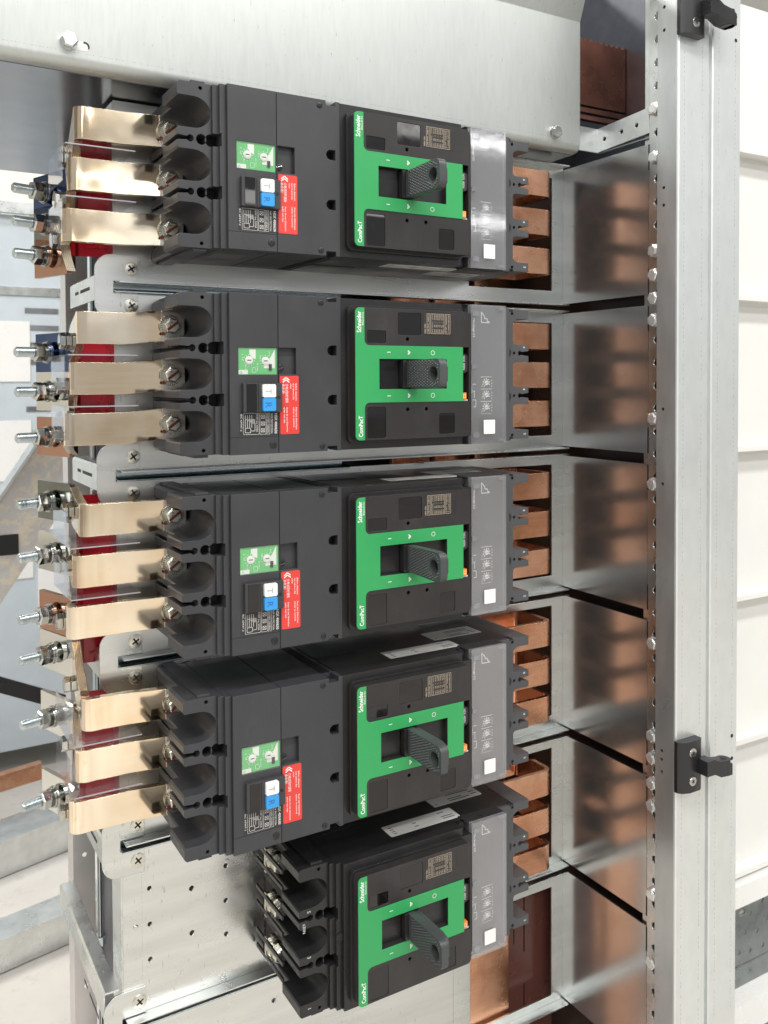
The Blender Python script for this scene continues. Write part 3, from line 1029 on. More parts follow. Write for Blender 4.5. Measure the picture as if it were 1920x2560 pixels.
    k.build('lettering', 'pale_ink', sl, 0)
    for (x, yy, z, r) in ((-76.2, F, -62.4, 3.2), (-28.6, F, 65.0, 2.6), (-27.8, F, -65.6, 2.6), (-66.8, 17.5, 5.6, 3.2)):
        cross_screw(t, x, yy + .3, z, r, 'case', cm='hole')
    return t


mod = make_module()
ML = ['dark grey leakage module beside the topmost breaker', 'dark grey leakage module beside the second breaker from the top',
      'dark grey leakage module beside the middle breaker', 'lowest dark grey leakage module, its top side in full view']
mod['label'] = ML[0]
modules = [mod] + [dup(mod, (0, 0, ZC[i]), ML[i]) for i in range(1, 4)]


for m_ in modules:
    for c_ in m_.children:
        if c_.name.split('.')[0] in ('warning_label', 'specification_label'):
            c_.rotation_euler.y = random.uniform(-0.008, 0.008)
for m_ in breakers:
    for c_ in m_.children:
        if c_.name.split('.')[0] in ('white_sticker',):
            c_.rotation_euler.y = random.uniform(-0.006, 0.006)

# ------------------------------------------------------------------ tinned flexible busbars on the left
FL = [(-50, -35, -20), (-23, -15, -13), (10, 5, -8), (40, 24, -9)]      # how far each flag sits off its pole
YB = 95.0
BARZ = [-2.5, -4.5, 0.5, 3]


def stud(parent, c, n):
    d = Vector(n).normalized()
    k = MB()
    k.cyl(c, d, 2.6, 4.6, 10.4, 28); k.cyl(c, d, 4.9, 6.6, 9.8, 28); k.build('washer', 'steel', parent)
    k = MB(); k.cyl(c, d, 6.7, 9.2, 8.8, 24, 8.2); k.build('spring_washer', 'dark_steel', parent)
    k = MB(); k.hexa(c, d, 9.4, 17.6, 15.6, random.uniform(0, 1)); k.build('nut', 'steel', parent)
    k = MB()
    h = 17.6
    k.cyl(c, d, -8, 17.6, 4.2, 20)
    while h < 33:
        k.cyl(c, d, h, h + .75, 4.1, 20, 4.9); k.cyl(c, d, h + .75, h + 1.5, 4.9, 20, 4.1); h += 1.5
    k.cyl(c, d, h, h + 1, 4.4, 20, 3.6)
    k.build('threaded_stud', 'bluezinc', parent)


POLE = ['upper', 'middle', 'lower']
for b in range(4):
    for q, pz in enumerate((45, 0, -45)):
        zc = ZC[b] + pz
        xb = (-225, -231, -236.5)[q]
        t = thing('flexible_busbar', (xb, YB + 60, zc),
                  '%s of the three gold laminated busbars leaving the %s leakage module' % (POLE[q], ['topmost', 'second', 'third', 'fourth'][b]),
                  'busbar', 'gold laminated busbars on the left')
        hz = 14.3
        zb = zc + BARZ[b] * 0.7
        for lay in range(5):
            off = lay * 1.55
            path = [(-129.5, YB, zc, hz), (-150, YB, zc, hz), (-185, YB + .3 * math.sin(lay + q), zb, hz)]
            path += [(xb + 30, YB, zb, hz), (xb + 22, YB + .25, zb, hz), (xb + 17, YB + .7, zb, hz), (xb + 12, YB + .15, zb, hz)]
            for i in range(9):
                a = math.radians(90 * i / 8)
                path.append((xb + 9 - 9 * math.sin(a), YB + 9 - 9 * math.cos(a), zb, hz))
            fz = zc + FL[b][q]
            path += [(xb + .3, 110, zb + (fz - zb) * .12, hz), (xb * .5 - 112.4, 128, zb + (fz - zb) * .55, hz + 1), (-223.5, 147, fz, hz + 2)]
            if lay == 0:
                P0 = path
            m = MB() if lay == 0 else m
            # travel is -X then +Y, so "right of travel" is the inside of the bend; layers stack inwards
            m.strip(path, off, off + 1.42)
        bar = m.build('laminated_bar', 'tin', t, 50)
        # pressed end inside the terminal pocket
        k = MB(); k.box(-151, -129.6, YB - 0.8, YB, zc - 14.3, zc + 14.3); k.build('pressed_end', M['tin_dark'], t)
        # terminal bolt
        sx = -143
        k = MB(); k.cyl((sx, YB - .8, zc), (0, -1, 0), 0, 1.8, 10.4, 30); wsh = k.build('washer', 'screw', t)
        k = MB()
        for i in range(30):
            a = 2 * math.pi * i / 30
            ca, sa = math.cos(a), math.sin(a)
            k.add([(sx + 7.6 * ca - .22 * sa, YB - 2.7, zc + 7.6 * sa + .22 * ca), (sx + 10 * ca - .3 * sa, YB - 2.7, zc + 10 * sa + .3 * ca), (sx + 10 * ca + .3 * sa, YB - 2.7, zc + 10 * sa - .3 * ca), (sx + 7.6 * ca + .22 * sa, YB - 2.7, zc + 7.6 * sa - .22 * ca)], [(0, 1, 2, 3)])
        k.build('serration', 'hole', wsh, 0)
        k = MB(); k.hexa((sx, YB - 2.6, zc), (0, -1, 0), 0, 6.4, 13, .4 + b + q); k.cyl((sx, YB - 9, zc), (0, -1, 0), 0, .5, 5.4, 24)
        hb = k.build('terminal_bolt', 'screw', t)
        k = MB(); text(k, '8.8', sx - 3.0, zc + 3.8, YB - 9.56, 4.2, 'cw'); k.build('lettering', 'dark_ink', hb, 0)
        k = MB()
        an = -0.6 if q % 2 else -0.75
        e = Vector((math.cos(an + math.pi), 0, math.sin(an + .0)))
        e = Vector((-.8, 0, -.6))
        g = Vector((.6, 0, -.8))
        cc = Vector((sx, YB - 9.7, zc))
        k.add([cc - e * 6 + g * 1.3, cc + e * 6.6 + g * 1.5, cc + e * 6.6 - g * 1.1, cc - e * 6 - g * 1.0], [(0, 1, 2, 3)])
        k.build('marker_stripe', 'red_ink', hb, 0)
        k = MB(); k.prism([(sx - 7.2 - 2.2 * math.cos(a * .8), zc - 7.2 + 1.6 * math.sin(a * .8)) for a in range(8)], YB - 3.1, YB - 3.0)
        k.build('marker_blot', 'red_ink', wsh, 0)
        # flag at the far end and its stud
        fz = zc + FL[b][q]
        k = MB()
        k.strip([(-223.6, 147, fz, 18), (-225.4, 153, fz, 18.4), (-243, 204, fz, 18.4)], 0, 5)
        k.build('end_flag', [['flag_blue_reflection', 'flag_dark_reflection', 'flag_copper_reflection'], ['flag_blue_reflection', 'flag', 'flag_copper_reflection'], ['flag_dark_reflection', 'flag', 'flag_copper_reflection'], ['flag', 'flag', 'flag']][b][q], t, 20)
        n = (-.946, -.304, 0)
        stud(t, (-233.6, 177, fz), n)
        for dz in (0,):
            k = MB(); k.hexa((xb * .5 - 112.4, 128, zb + (fz - zb) * .55 + dz), (-1, 0, 0), .2, 5.2, 13); k.hexa((xb * .5 - 112.4, 128, zb + (fz - zb) * .55 + dz), (-1, 0, 0), 5.6, 10.4, 13)
            k.build('clamp_bolt', 'steel', t)


# ------------------------------------------------------------------ clear phase barriers between the bars
for b in range(4):
    for q, pz in enumerate((22.5, -22.5)):
        z = ZC[b] + pz + BARZ[b] * .7 + (0, -2, 1, 1)[b]
        t = thing('phase_barrier', (-205, 120, z),
                  'clear bent plastic sheet between the %s busbars of the %s module' % (('upper and middle', 'middle and lower')[q], ['topmost', 'second', 'third', 'fourth'][b]),
                  'plastic sheet', 'clear sheets between the gold busbars')
        k = MB(); k.box(-236, -176, 84, 158, z - .5, z + .5)
        k.build('flat_sheet', 'barrier', t)
        k = MB()
        s = -1 if b < 2 else 1
        z0, z1 = sorted((z, z + s * 30))
        k.box(-237.2, -236.1, 96, 158, z0, z1)
        k.build('bent_flap', 'barrier', t)
        k = MB(); k.box(-236, -176, 83.6, 84, z - .5, z + .5); k.build('cut_edge', 'barrier_edge', t)

# ------------------------------------------------------------------ crimson insulating sheets
for b, (za, zb_) in enumerate(((50, -66), (46, -44), (62, -98), (50, -52))):
    ORG[0] = Vector((-196, 152, ZC[b]))
    pts = []
    k = MB()
    k.prism([(-216, 160), (-212, 152), (-196, 150), (-180.5, 150), (-180.5, 151.6), (-196, 151.8), (-211, 153.6), (-214.6, 160.6)], ZC[b] + zb_, ZC[b] + za, 'z')
    k.box(-207, -186, 149.2, 150.2, ZC[b] + zb_ + 8, ZC[b] + zb_ + 10)
    tag(k.build('insulating_sheet', 'crimson'), 'glossy crimson insulating sheet behind the %s set of gold busbars' % ['topmost', 'second', 'third', 'fourth'][b], 'insulator', 'crimson sheets behind the gold busbars')

# ------------------------------------------------------------------ mounting plates
XF = 365.0
PB = [82.0, -95.5, -272.0, -447.6, -623.7, -795.5, -972.0]      # boundaries between plates


def holes5(z):
    f = lambda x, zz: ((x + 389) * 1.018 - 389, (zz + 186) * 1.018 - 186)
    out = []
    for (x, zz, r) in ((-162.4, -664.1, 2.3), (-162.3, -698.5, 2.3), (-162.3, -732.4, 2.3), (-121.4, -676.2, 2.6), (-121.4, -720.1, 2.6), (-86.4, -663.7, 2.4), (-86.7, -698.5, 2.4), (-86.6, -732.2, 2.4)):
        a, c = f(x, zz)
        out.append((a, c + (z + 707.6), r))
    return out


PL = ['galvanised mounting plate behind the topmost breaker', 'galvanised mounting plate behind the second breaker from the top', 'galvanised mounting plate behind the middle breaker',
      'galvanised mounting plate behind the fourth breaker', 'galvanised mounting plate with small round holes left of the lowest breaker', 'bottom galvanised mounting plate, below the lowest breaker']
for i in range(6):
    zt, zb_ = PB[i] - 4.5, PB[i + 1] + 4.5
    zc = (ZC + [-884.0])[i]
    t = thing('mounting_plate', (90, YP, zb_), PL[i], 'steel plate', 'galvanised mounting plates')
    win = [(221, zc - 74), (347, zc - 74), (347, zc + 64.5), (221, zc + 64.5)]
    hs = [win]
    if i >= 4:
        hs += [circ(a, c, r, 14) for a, c, r in holes5(zc)]
    if i == 5:
        hs += [circ(205, zc + 70, 2.6, 14), circ(150, zc + 58, 2.4, 14), circ(60, zc + 60, 2.4, 14), circ(-30, zc + 55, 2.4, 14)]
    m = MB()
    m.prism([(-184, zb_), (XF, zb_), (XF, zt), (-184, zt)], YP, YP + 2, 'y', hs)
    m.build('back_sheet', 'zinc_plate', t)
    k = MB(); k.box(-185.6, -184, YP, YP + 34, zb_ + 2, zt - 2); k.build('left_flange', 'zinc', t)
    k = MB(); k.box(-183, XF - 1, YP - 13, YP - .1, zb_ - 1.5, zb_); k.box(150, XF - 1, YP - 13, YP - .1, zt, zt + 1.5); k.build('edge_lip', 'zinc', t)
    m = MB()
    m.box(XF, XF + 2, -9.5, YP + 2, zb_ + 1.5, zt - 1.5)
    m.build('side_wing', 'zinc_wing', t)
    k = MB()
    for zz in (zb_ + 2, zt - 30):
        k.box(XF - .35, XF, -10.5, -9.0, zz, zz + 28)
    k.build('relief_slot', 'hole', t)
    if i < 5:
        for (x, z) in ((-100 + 20, zc + 40), (-172, zc + 1)):
            k = MB(); k.cyl((x, YP, z), (0, -1, 0), 0, 1.2, 2.6, 16, 2.0); k.build('rivet', 'zinc', t)
    k = MB()
    z = zb_ + 6
    while z < zt - 4:
        if random.random() < .85:
            k.box(-166.0, -165.6, YP - .06, YP, z, z + .7)
        z += 2.4
    k.build('scribed_line', M['scribe'], t, 0)
    if i == 4:
        k = MB(); k.box(196.6, 197, YP - .06, YP, zb_ + 1, zc - 76); k.build('sheet_joint', M['scribe'], t, 0)
    if i == 5:
        k = MB(); k.box(196.6, 197, YP - .06, YP, zb_ + 1, zt); k.build('sheet_joint', M['scribe'], t, 0)

# ------------------------------------------------------------------ rails and rounded brackets at the plate boundaries
RL = ['first below the topmost breaker', 'between the second and the middle breaker', 'between the middle and the fourth breaker', 'below the fourth breaker', 'at the bottom, below the lowest breaker']
for i in range(5):
    z = PB[i + 1]
    t = thing('rail_bracket', (-184, YP - 2, z), 'rounded galvanised bracket with two cross screws, %s' % RL[i], 'bracket', 'rounded brackets at the left ends of the rails')
    out = []
    R = 15
    x0, x1, h = -203, -163.5, 30
    out += [(x1, z - h)]
    out = [(x1, z - h), (x1, z - 5.4), (-186, z - 5.4), (-186, z + 5.4), (x1, z + 5.4), (x1, z + h)]
    out += [(x0 + R + R * math.cos(math.radians(a)), z + h - R + R * math.sin(math.radians(a))) for a in range(90, 181, 15)]
    out += [(x0 + R + R * math.cos(math.radians(a)), z - h + R + R * math.sin(math.radians(a))) for a in range(180, 271, 15)]
    m = MB(); m.prism(out, YP - 2.2, YP - .2)
    m.build('rounded_tab', 'zinc_plate', t)
    for s in (1, -1):
        cross_screw(t, -169.6, YP - 2.2, z + 17.2 * s, 6.2, 'screw')
        k = MB(); k.cyl((-169.6, YP - 2.2, z + 17.2 * s), (0, -1, 0), 0, .5, 6.9, 24); k.build('washer', 'zinc', t)
    k = MB()
    zt = z + (11 if i < 4 else 34)
    k.prism([(-203, zt - 24), (-201.4, zt - 24), (-201.4, zt - 1.6), (-188, zt - 1.6), (-188, zt), (-201, zt), (-203, zt - 2)], YP + .2, YP + (110 if i < 4 else 216))
    k.build('support_arm', 'zinc', t)
    k = MB(); k.box(-203.3, -203, YP + 20, YP + 60, z - 2, z + 1); k.box(-203.3, -203, YP + 70, YP + 84, z - 2, z + 1); k.build('arm_slot', 'hole', t)
    t = thing('support_rail', (90, YP + 6, z), 'blue zinc channel rail in the long slot, %s' % RL[i], 'rail', 'channel rails between the mounting plates')
    m = MB()
    m.prism([(YP + 3, z + 9), (YP + 3, z + 3.5), (YP + 12, z + 3.5), (YP + 12, z - 1.5), (YP + 1, z - 1.5), (YP - 7, z - 4.2), (YP - 7, z - 5.4), (YP + 1.4, z - 3), (YP + 14, z - 3), (YP + 14, z + 9)], -185.6, 60 if i < 4 else 215, 'x')
    m.build('channel', 'bluezinc', t)

# ------------------------------------------------------------------ copper bars on the right
for b in range(5):
    for q, pz in enumerate((45, 0, -45)):
        zc = ZC[b] + pz
        ORG[0] = Vector((300, 150, zc))
        m = MB()
        path = [(201, 90, zc, 14.8), (303, 90, zc, 14.8)]
        for i in range(1, 8):
            a = math.radians(90 * i / 7)
            path.append((303 + 11 * math.sin(a), 90 + 11 - 11 * math.cos(a), zc, 14.8))
        path.append((314, 150, zc, 14.8)); 
        for i in range(1, 6):
            a = math.radians(90 * i / 5)
            path.append((314 - 9 + 9 * math.cos(a), 150 + 9 * math.sin(a), zc, 14.8))
        path.append((190, 159, zc, 14.8))
        m.strip(path, 0, -5)
        tag(m.build('copper_bar', 'copper'), '%s of the three bent bare copper bars right of the %s breaker' % (POLE[q], ORD[b]), 'copper bar', 'bent copper bars on the right')

# vertical busbars deep behind the windows
for i, x in enumerate((180, 243, 306)):
    ORG[0] = Vector((x, 240, -1100))
    k = MB()
    k.prism(rrect(x, x + 56, 235, 245, 1.5, 3), -1100, 60, 'z')
    tag(k.build('vertical_busbar', 'copper'), 'upright dark copper busbar deep behind the plate windows, %s of three' % ('left', 'middle', 'right')[i], 'busbar', 'upright copper busbars behind the plates')
# copper plate and brown red plate seen through the lowest opening
ORG[0] = Vector((255, 140, -1090))
k = MB(); k.box(216, 283, 136, 146, -1090, -770)
tag(k.build('copper_plate', 'copper'), 'wide flat copper plate in the opening below the lowest breaker', 'copper plate')
t = thing('slotted_panel', (330, 190, -1090), 'brown red panel with black slots in the lowest right opening', 'panel')
m = MB()
m.prism([(291, -1090), (364, -1090), (364, -790), (291, -790)], 150, 153, 'y', [[(318, -905), (320, -905), (320, -815), (318, -815)], [(302, -890), (303.6, -890), (303.6, -815), (302, -815)], [(318, -1000), (320, -1000), (320, -945), (318, -945)]])
m.build('sheet', 'darkred', t)
k = MB(); k.box(295, 340, 155, 156, -1080, -800); k.build('backing', 'hole', t)
ORG[0] = Vector((100, 300, -1100))
k = MB(); k.box(-150, 700, 300, 302, -1100, 420)
tag(k.build('rear_panel', M['bay']), 'dull grey rear sheet of the cabinet seen behind the busbars', 'steel panel')

ORG[0] = Vector((384, 100, -1100))
k = MB(); k.box(384, 386, -8, 299, -1100, 78)  # added sheet, keeps the bright background out of the wing gaps
tag(k.build('added_gap_dark_backing', M['brown']), 'dark brown sheet added behind the side wings to keep their gaps dark', 'steel panel')

# top right: copper plate in the dark bay above the strut
t = thing('busbar_plate', (430, 200, 150), 'dark copper plate with toothed top edge in the bay above the strut', 'copper plate')
tooth = []
x = 300
while x < 540:
    tooth += [(x, 277), (x + 5, 277), (x + 6, 279.6), (x + 9, 279.6), (x + 10, 277)]
    x += 10
m = MB(); m.prism([(540, 190), (300, 190)] + tooth + [(540, 277)], 198, 206); m.build('plate', M['shaded_copper'], t)
k = MB(); k.box(300, 540, 192, 200, 178, 184); k.box(300, 540, 186, 194, 166, 171); k.build('lower_strip', M['shaded_copper'], t)
ORG[0] = Vector((545, 200, 60))
k = MB(); k.box(541, 543, 100, 300, 60, 420)
tag(k.build('side_panel', M['bay']), 'dark smooth side sheet right of the copper plate in the upper bay', 'steel panel')

# ------------------------------------------------------------------ top cover plate
t = thing('cover_plate', (0, 66, 80), 'wide bright galvanised cover plate across the top, above the first breaker', 'cover plate')
prof = [(66, 229), (66, 89)]
for a in range(0, 91, 15):
    prof.append((75 - 9 * math.cos(math.radians(a)), 89 - 9 * math.sin(math.radians(a))))
prof += [(480, 80), (480, 82), (75, 82)]
inner = [(75 - 7 * math.cos(math.radians(a)), 89 - 7 * math.sin(math.radians(a))) for a in range(90, -1, -15)]
prof += inner[1:] + [(68, 229.6), (46, 290), (44, 289.4)]
m = MB(); m.prism(prof, -700, 333.5, 'x'); m.build('folded_sheet', 'zinc_cover', t, 18)
k = MB(); k.box(-700, 333, 79, 479.5, 79.2, 79.9); k.build('underside_reflection', M['under'], t)  # added skin that carries the painted dark reflection of the underside
k = MB()
k.cyl((-235.6, 66, 100.5), (0, -1, 0), 0, 1.0, 7.2, 28)
k.hexa((-235.6, 65, 100.5), (0, -1, 0), 0, 7, 12, .35)
k.build('hex_bolt', 'zinc', t)
k = MB(); k.cyl((295, 66, 97.5), (0, -1, 0), 0, 1.0, 7.4, 28); k.hexa((295, 65, 97.5), (0, -1, 0), 0, 6, 12, .2); k.build('hex_bolt', 'steel', t)
k = MB(); k.prism([(-226.5 + (4.2 if abs(a) < 91 else -4.2) + 4.0 * math.cos(math.radians(a)), 98.6 + 4.0 * math.sin(math.radians(a))) for a in range(-180, 180, 15)], 65.8, 65.99); k.build('slotted_hole', M['slotgrey'], t)
k = MB(); k.prism([(-226.5 + 4.2 + 4.0 * math.cos(math.radians(a)), 98.6 + 4.0 * math.sin(math.radians(a))) for a in range(-20, 111, 10)] + [(-226.5 + 4.2 + 2.6 * math.cos(math.radians(a)), 97.6 + 3.4 * math.sin(math.radians(a))) for a in range(110, -21, -10)], 65.7, 65.78); k.build('slot_shadow_gap', 'hole', t)
k = MB()
x = -690
while x < 330:
    if random.random() < .8:
        k.box(x, x + random.uniform(.8, 2.2), 65.94, 66, 92.4, 92.75)
    x += 3.1
k.build('scribed_line', M['scribe'], t, 0)

# strut and bracket at its right end
t = thing('strut', (366, 30, 84), 'short perforated galvanised strut joining the cover plate to the column', 'strut')
m = MB()
m.prism([(-10, 88), (70, 84), (70, 111.5), (-10, 116)], 364.2, 366, 'x', [circ(58, 97.5, 2.6, 14), circ(31, 99.5, 2.6, 14), circ(8, 101, 2.6, 14)])
m.build('perforated_bar', 'zinc', t)
k = MB(); k.box(300, 366, 69, 71, 83.6, 111.4); k.build('end_bracket', 'zinc', t)
k = MB(); k.box(366.1, 368, -10, 70, 83, 84.5); k.box(367.6, 368, -8, 66, 88, 110); k.build('lower_lip', M['dim'], t)

# ------------------------------------------------------------------ column upright
t = thing('column_upright', (400, -40, -1100), 'tall galvanised cabinet column with a groove, rows of holes and bolt heads', 'column')
ZA, ZB2 = -1100, 420
hz = []
z = 111.8 + 25.2 * 10
while z > -1000:
    hz.append(z)
    z -= 25.2
m = MB()
m.prism([(-34, ZA), (-10, ZA), (-10, ZB2), (-34, ZB2)], XF, XF + 1.6, 'x', [circ(-21.5, q, 4.4, 16) for q in hz])
m.build('perforated_flange', 'zinc', t)
k = MB(); k.box(XF + 4, XF + 5, -50, 0, ZA, ZB2); k.build('inner_wall', 'zinc', t)
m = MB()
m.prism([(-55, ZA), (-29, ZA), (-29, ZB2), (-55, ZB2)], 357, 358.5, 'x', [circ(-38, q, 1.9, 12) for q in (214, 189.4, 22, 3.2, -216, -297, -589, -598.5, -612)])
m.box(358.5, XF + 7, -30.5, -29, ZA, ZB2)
m.build('side_face', M['zinc_dark_reflection'], t)
k = MB(); k.box(359.5, 361, -54, -31, ZA, ZB2); k.build('inner_wall', 'hole', t)
m = MB()
m.prism([(357.3, -55), (357.3, -56.5), (359, -57.5), (403.5, -57.5), (405, -56.5), (405, -53), (410, -53), (410, -56.5), (411.5, -57.5), (455, -57.5), (457, -55.5), (457, -10), (455.4, -10), (455.4, -55.0), (411.8, -55.5), (411.6, -51), (403.4, -51), (403.2, -55.5)], ZA, ZB2, 'z')
m.build('front_profile', 'zinc_column', t, 0)
for z in (214.8, 189, -584.4, -610):
    k = MB(); k.cyl((447.5, -57.5, z), (0, -1, 0), 0, .12, 2.2, 14); k.build('small_hole', 'hole', t)
k = MB()
for x in (366, 394, 420, 447):
    z = -900
    while z < 260:
        if random.random() < .75:
            k.box(x, x + .35, -57.56, -57.5, z, z + random.uniform(1.5, 4))
        z += 5
k.build('scribed_line', M['scribe'], t, 0)
for z in (111.8, 58.8, -42.7, -69.1, -94.6, -118.6, -227, -299.4, -476.5, -580, -605, -633.6, -658.6, -759, -836.5):
    k = MB(); k.cyl((XF, -19.5, z), (-1, 0, 0), 0, .8, 7.4, 24); k.hexa((XF - .8, -19.5, z), (-1, 0, 0), 0, 5, 12.4, z * .37)
    k.cyl((XF - 5.8, -19.5, z), (-1, 0, 0), 0, .5, 4.8, 20)
    k.build('bolt_head', M['bright_bolt'], t)


def hinge(zc, label):
    t = thing('hinge_block', (371, -57, zc), label, 'hinge', 'black hinge blocks on the column')
    m = MB()
    m.prism([(354.5, -57.6), (387, -57.6), (387, -66), (382, -69), (366, -69), (358, -66), (354.5, -62)], zc - 27.5, zc + 27.5, 'z')
    m.build('base_block', 'hinge', t)
    k = MB()
    for i in range(9):
        a = i / 8
    pts = [(378, 8), (390, 8), (398, 4), (412, 2), (418, -2), (418, -14), (412, -14), (400, -13), (390, -8), (378, -8)]
    k.prism([(x, zc + z) for x, z in pts], -82, -67)
    k.cyl((412, -74.5, zc - 14), (0, 0, 1), 0, 16.6, 7.6, 24)
    arm = k.build('hinge_arm', 'hinge', t)
    k = MB(); k.cyl((412, -74.5, zc + 2.6), (0, 0, 1), 0.0, .2, 3.4, 18); k.build('pin_hole', 'hole', arm)
    for s in (1, -1):
        k = MB(); k.cyl((370.5, -69, zc + 15.4 * s), (0, -1, 0), 0, .8, 5.2, 22, 4.8); sc = k.build('screw', 'steel', t)
        k = MB()
        for a in range(3):
            an = a * math.pi / 3 + .3
            lines(k, [(370.5 - 2.4 * math.cos(an), zc + 15.4 * s - 2.4 * math.sin(an), 370.5 + 2.4 * math.cos(an), zc + 15.4 * s + 2.4 * math.sin(an))], -69.85 - .01 * a, .9)
        k.build('star_recess', 'hole', sc, 0)


hinge(-598.5, 'black hinge block screwed to the column beside the fourth and fifth breakers')
hinge(205, 'black hinge block cut off by the top edge, on the column')

# ------------------------------------------------------------------ neighbouring cabinet on the right
for i, (z0, z1) in enumerate(((121.6, 330), (-77, 116.5), (-282, -82), (-486, -287), (-684.5, -491), (-868, -689.5))):
    ORG[0] = Vector((900, 100, z0))
    k = MB()
    k.prism([(z0 + 8, 100)] + [(z0 + 2, 101), (z0, 104), (z0, 112), (z1, 112), (z1, 100), ], 560, 1500, 'y') if False else None
    k.box(560, 1500, 100, 102, z0 + 7, z1)
    k.box(560, 1500, 80, 102, z0, z0 + 7)
    lab = ['cream painted panel at the top right edge', 'cream panel second from the top on the right', 'cream panel third from the top on the right', 'cream panel fourth from the top on the right', 'cream panel fifth from the top on the right', 'lowest cream panel on the right, above the perforated tray'][i]
    tag(k.build('cream_panel', 'cream'), lab, 'panel', 'cream panels of the neighbouring cabinet')
t = thing('perforated_tray', (760, 100, -1060), 'grey perforated sheet between white bars at the lower right edge', 'steel tray')
m = MB()
hs = [circ(x, z, 4, 12) for x, z in ((795, -1018), (824, -1006), (783, -1044), (812, -1050), (834, -1038), (795, -1076), (826, -1078), (770, -1072))]
hs.append(rrect(768, 785, -1016, -1007, 4, 4))
m.prism([(560, -1092), (1200, -1092), (1200, -860), (560, -860)], 180, 182, 'y', hs); m.build('perforated_sheet', 'zinc', t)
k = MB(); k.box(560, 1200, 60, 182, -1097, -1093); k.build('tray_floor', 'zinc', t)
k = MB(); k.box(560, 1200, 184, 190, -1090, -862); k.build('white_backing', 'whitepaint', t)
for i, (z0, z1) in enumerate(((-902, -872), (-1082, -1040))):
    ORG[0] = Vector((900, 80, z0))
    k = MB(); k.box(560, 1500, 70, 98, z0, z1)
    tag(k.build('white_bar', 'whitepaint'), ['thick white bar above the perforated sheet at lower right', 'thick white bar at the bottom right corner'][i], 'bar', 'white bars at the lower right')

# ------------------------------------------------------------------ left post
t = thing('frame_post', (-170, 365, -1100), 'narrow galvanised frame post running down behind the gold busbars', 'post')
m = MB()
m.prism([(-185, ZA), (-160, ZA), (-160, 78), (-185, 78)], 360, 362, 'y', [circ(-172, z, 2.8, 12) for z in (-128, -330, -520, -742, -900)])
m.box(-185, -183, 362, 390, ZA, 78)
m.build('post_sheet', M['post'], t)
k = MB(); k.cyl((-153, 368, ZA), (0, 0, 1), 0, 1150, 3, 16); k.build('rod', 'bluezinc', t)
for z in (-75, -150, -240, -320, -640, -700, -860):
    k = MB(); k.hexa((-153, 368, z), (0, 0, 1), 0, 10, 10); k.build('nut', 'bluezinc', t)
m = MB(); m.box(-150, 40, 372, 374, ZA, 78); m.build('inner_sheet', M['post2'], t)

# ------------------------------------------------------------------ room beyond
ORG[0] = Vector((0, 0, -1100))
k = MB(); k.add([(-12000, -20000, -1100), (14000, -20000, -1100), (14000, 9000, -1100), (-12000, 9000, -1100)], [(0, 1, 2, 3)])
struct(k.build('floor', 'concrete', None, 0))
ORG[0] = Vector((0, 3400, -1100))
k = MB(); k.box(-5000, 7000, 3400, 3450, -1100, 2600)
struct(k.build('wall', 'wall'))

t = thing('far_cabinet', (0, 1500, -1050), 'pale grey steel cabinet standing beyond the gold busbars', 'cabinet')
m = MB(); m.box(-620, 175, 1500, 1900, -1040, 205); m.build('body', 'cabinet', t)
k = MB(); k.box(-620, 178, 1480, 1500, 206, 232); k.build('top_rail', 'zinc', t)
k = MB(); k.box(-620, 178, 1496, 1500.2, 20, 40); k.build('cross_rail', 'zinc', t)
for x in (95, 20):
    k = MB(); k.box(x, x + 36, 1484, 1499.5, -700, 30); k.build('upright', 'zinc', t)
for i, z in enumerate((-20, -60, -100, -140, -250)):
    k = MB(); k.box(-60, 14, 1498, 1499.8, z, z + 12); k.build('louvre', M['dim'], t)
for i, (x, z) in enumerate(((-120, -100), (-120, -330), (-120, -560), (-40, -450), (-40, -680))):
    k = MB(); k.box(x, x + 70, 1497, 1499.8, z - 80, z + 60); k.build('door_panel', 'whitepaint', t)
for i in range(5):
    k = MB(); k.cyl((60, 1484, -80 - i * 130), (0, -1, 0), 0, 4, 6, 16); k.build('knob', 'steel', t)

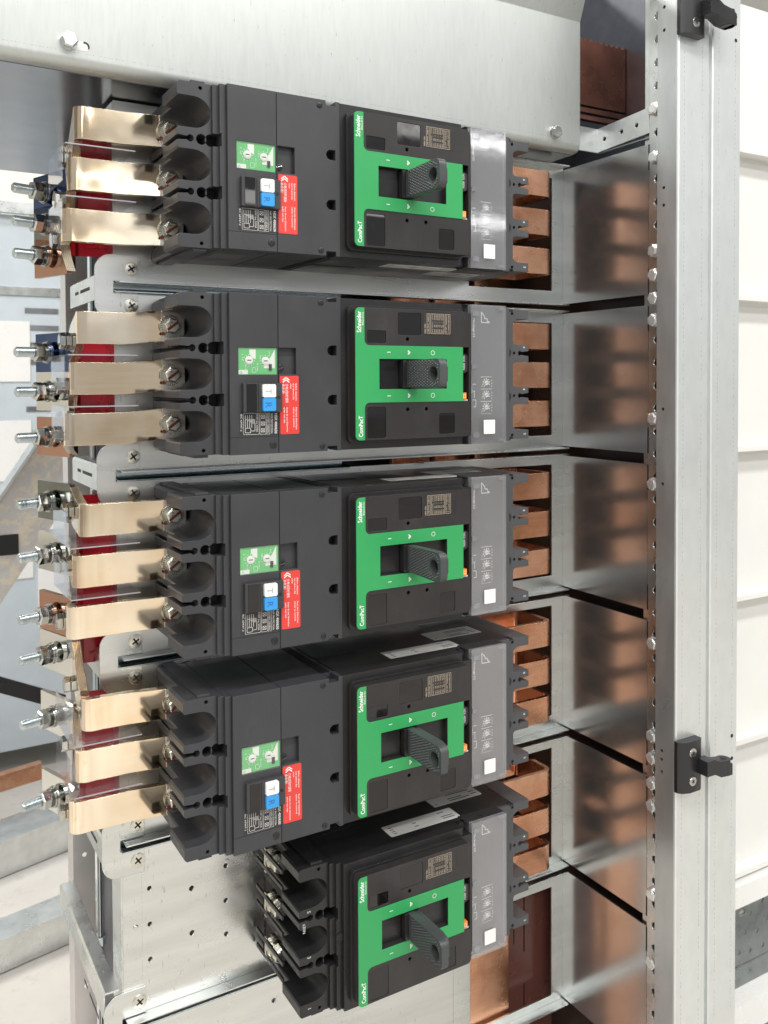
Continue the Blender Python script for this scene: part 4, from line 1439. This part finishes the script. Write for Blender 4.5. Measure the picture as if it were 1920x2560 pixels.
# step ladder leg with plaster splashes
t = thing('ladder_leg', (-250, 700, -620), 'plaster splashed grey ladder leg slanting behind the left bolts', 'ladder')
d = Vector((-58.0 + 217, 0, -107.0 + 346)).normalized()
n = Vector((-d.z, 0, d.x))
A = Vector((-58, 700, -107))
def LP(u, w):
    return A - d * u + (-n) * w
def slab(w0, w1, y0, y1, u0, u1):
    k = MB()
    v = []
    for u in (u0, u1):
        for w in (w0, w1):
            for y in (y0, y1):
                q_ = LP(u, w); v.append((q_.x, y, q_.z))
    return k.add(v, [(0, 1, 3, 2), (4, 6, 7, 5), (0, 4, 5, 1), (2, 3, 7, 6), (0, 2, 6, 4), (1, 5, 7, 3)])
slab(4, 88, 690, 725, -260, 900).build('stile', 'plaster', t)
slab(0, 4, 684, 728, -260, 900).build('stile_edge', 'zinc', t)
q_ = LP(345, 52)
k = MB(); k.box(q_.x - 16, q_.x + 12, 688.5, 690, q_.z - 14, q_.z + 16); k.build('stile_hole', 'hole', t)

# strap, rails and copper bar near the floor on the left
ORG[0] = Vector((-150, 1000, -800))
k = MB(); k.add([(-330, 1000, -640), (-60, 1000, -770), (-60, 1000, -800), (-330, 1000, -670), (-330, 1004, -640), (-60, 1004, -770), (-60, 1004, -800), (-330, 1004, -670)], [(0, 1, 2, 3), (7, 6, 5, 4), (0, 4, 5, 1), (3, 2, 6, 7), (0, 3, 7, 4), (1, 5, 6, 2)])
tag(k.build('strap', 'hinge'), 'black strap hanging taut at the far left', 'strap')


def rail(y0, zf, h, w, x1, sl, label, name, cat, mat, grp=None):
    t0 = thing(name, (-200, y0, zf), label, cat, grp)
    m = MB()
    yA, yB = y0 - 500 * sl, y0 + (x1 + 200) * sl
    v = []
    for (x, yy) in ((-700, yA), (x1, yB)):
        for dy, z in ((0, zf), (w, zf), (w, zf + h), (0, zf + h)):
            v.append((x, yy + dy, z))
    m.add(v, [(0, 1, 2, 3), (7, 6, 5, 4), (0, 4, 5, 1), (1, 5, 6, 2), (2, 6, 7, 3), (3, 7, 4, 0)])
    m.build('beam', mat, t0)
    return t0


rail(760, -1098, 52, 60, 200, .22, 'nearer aluminium beam lying on the concrete floor at the lower left', 'floor_beam', 'beam', 'zinc', 'beams on the floor')
rail(1040, -1098, 66, 90, 400, .30, 'farther aluminium beam on the floor, below the orange copper bar', 'floor_beam', 'beam', 'zinc', 'beams on the floor')
rail(1230, -1022, 34, 20, -75, .25, 'orange copper bar lying above the farther floor beam at the left edge', 'floor_copper_bar', 'copper bar', 'copper')
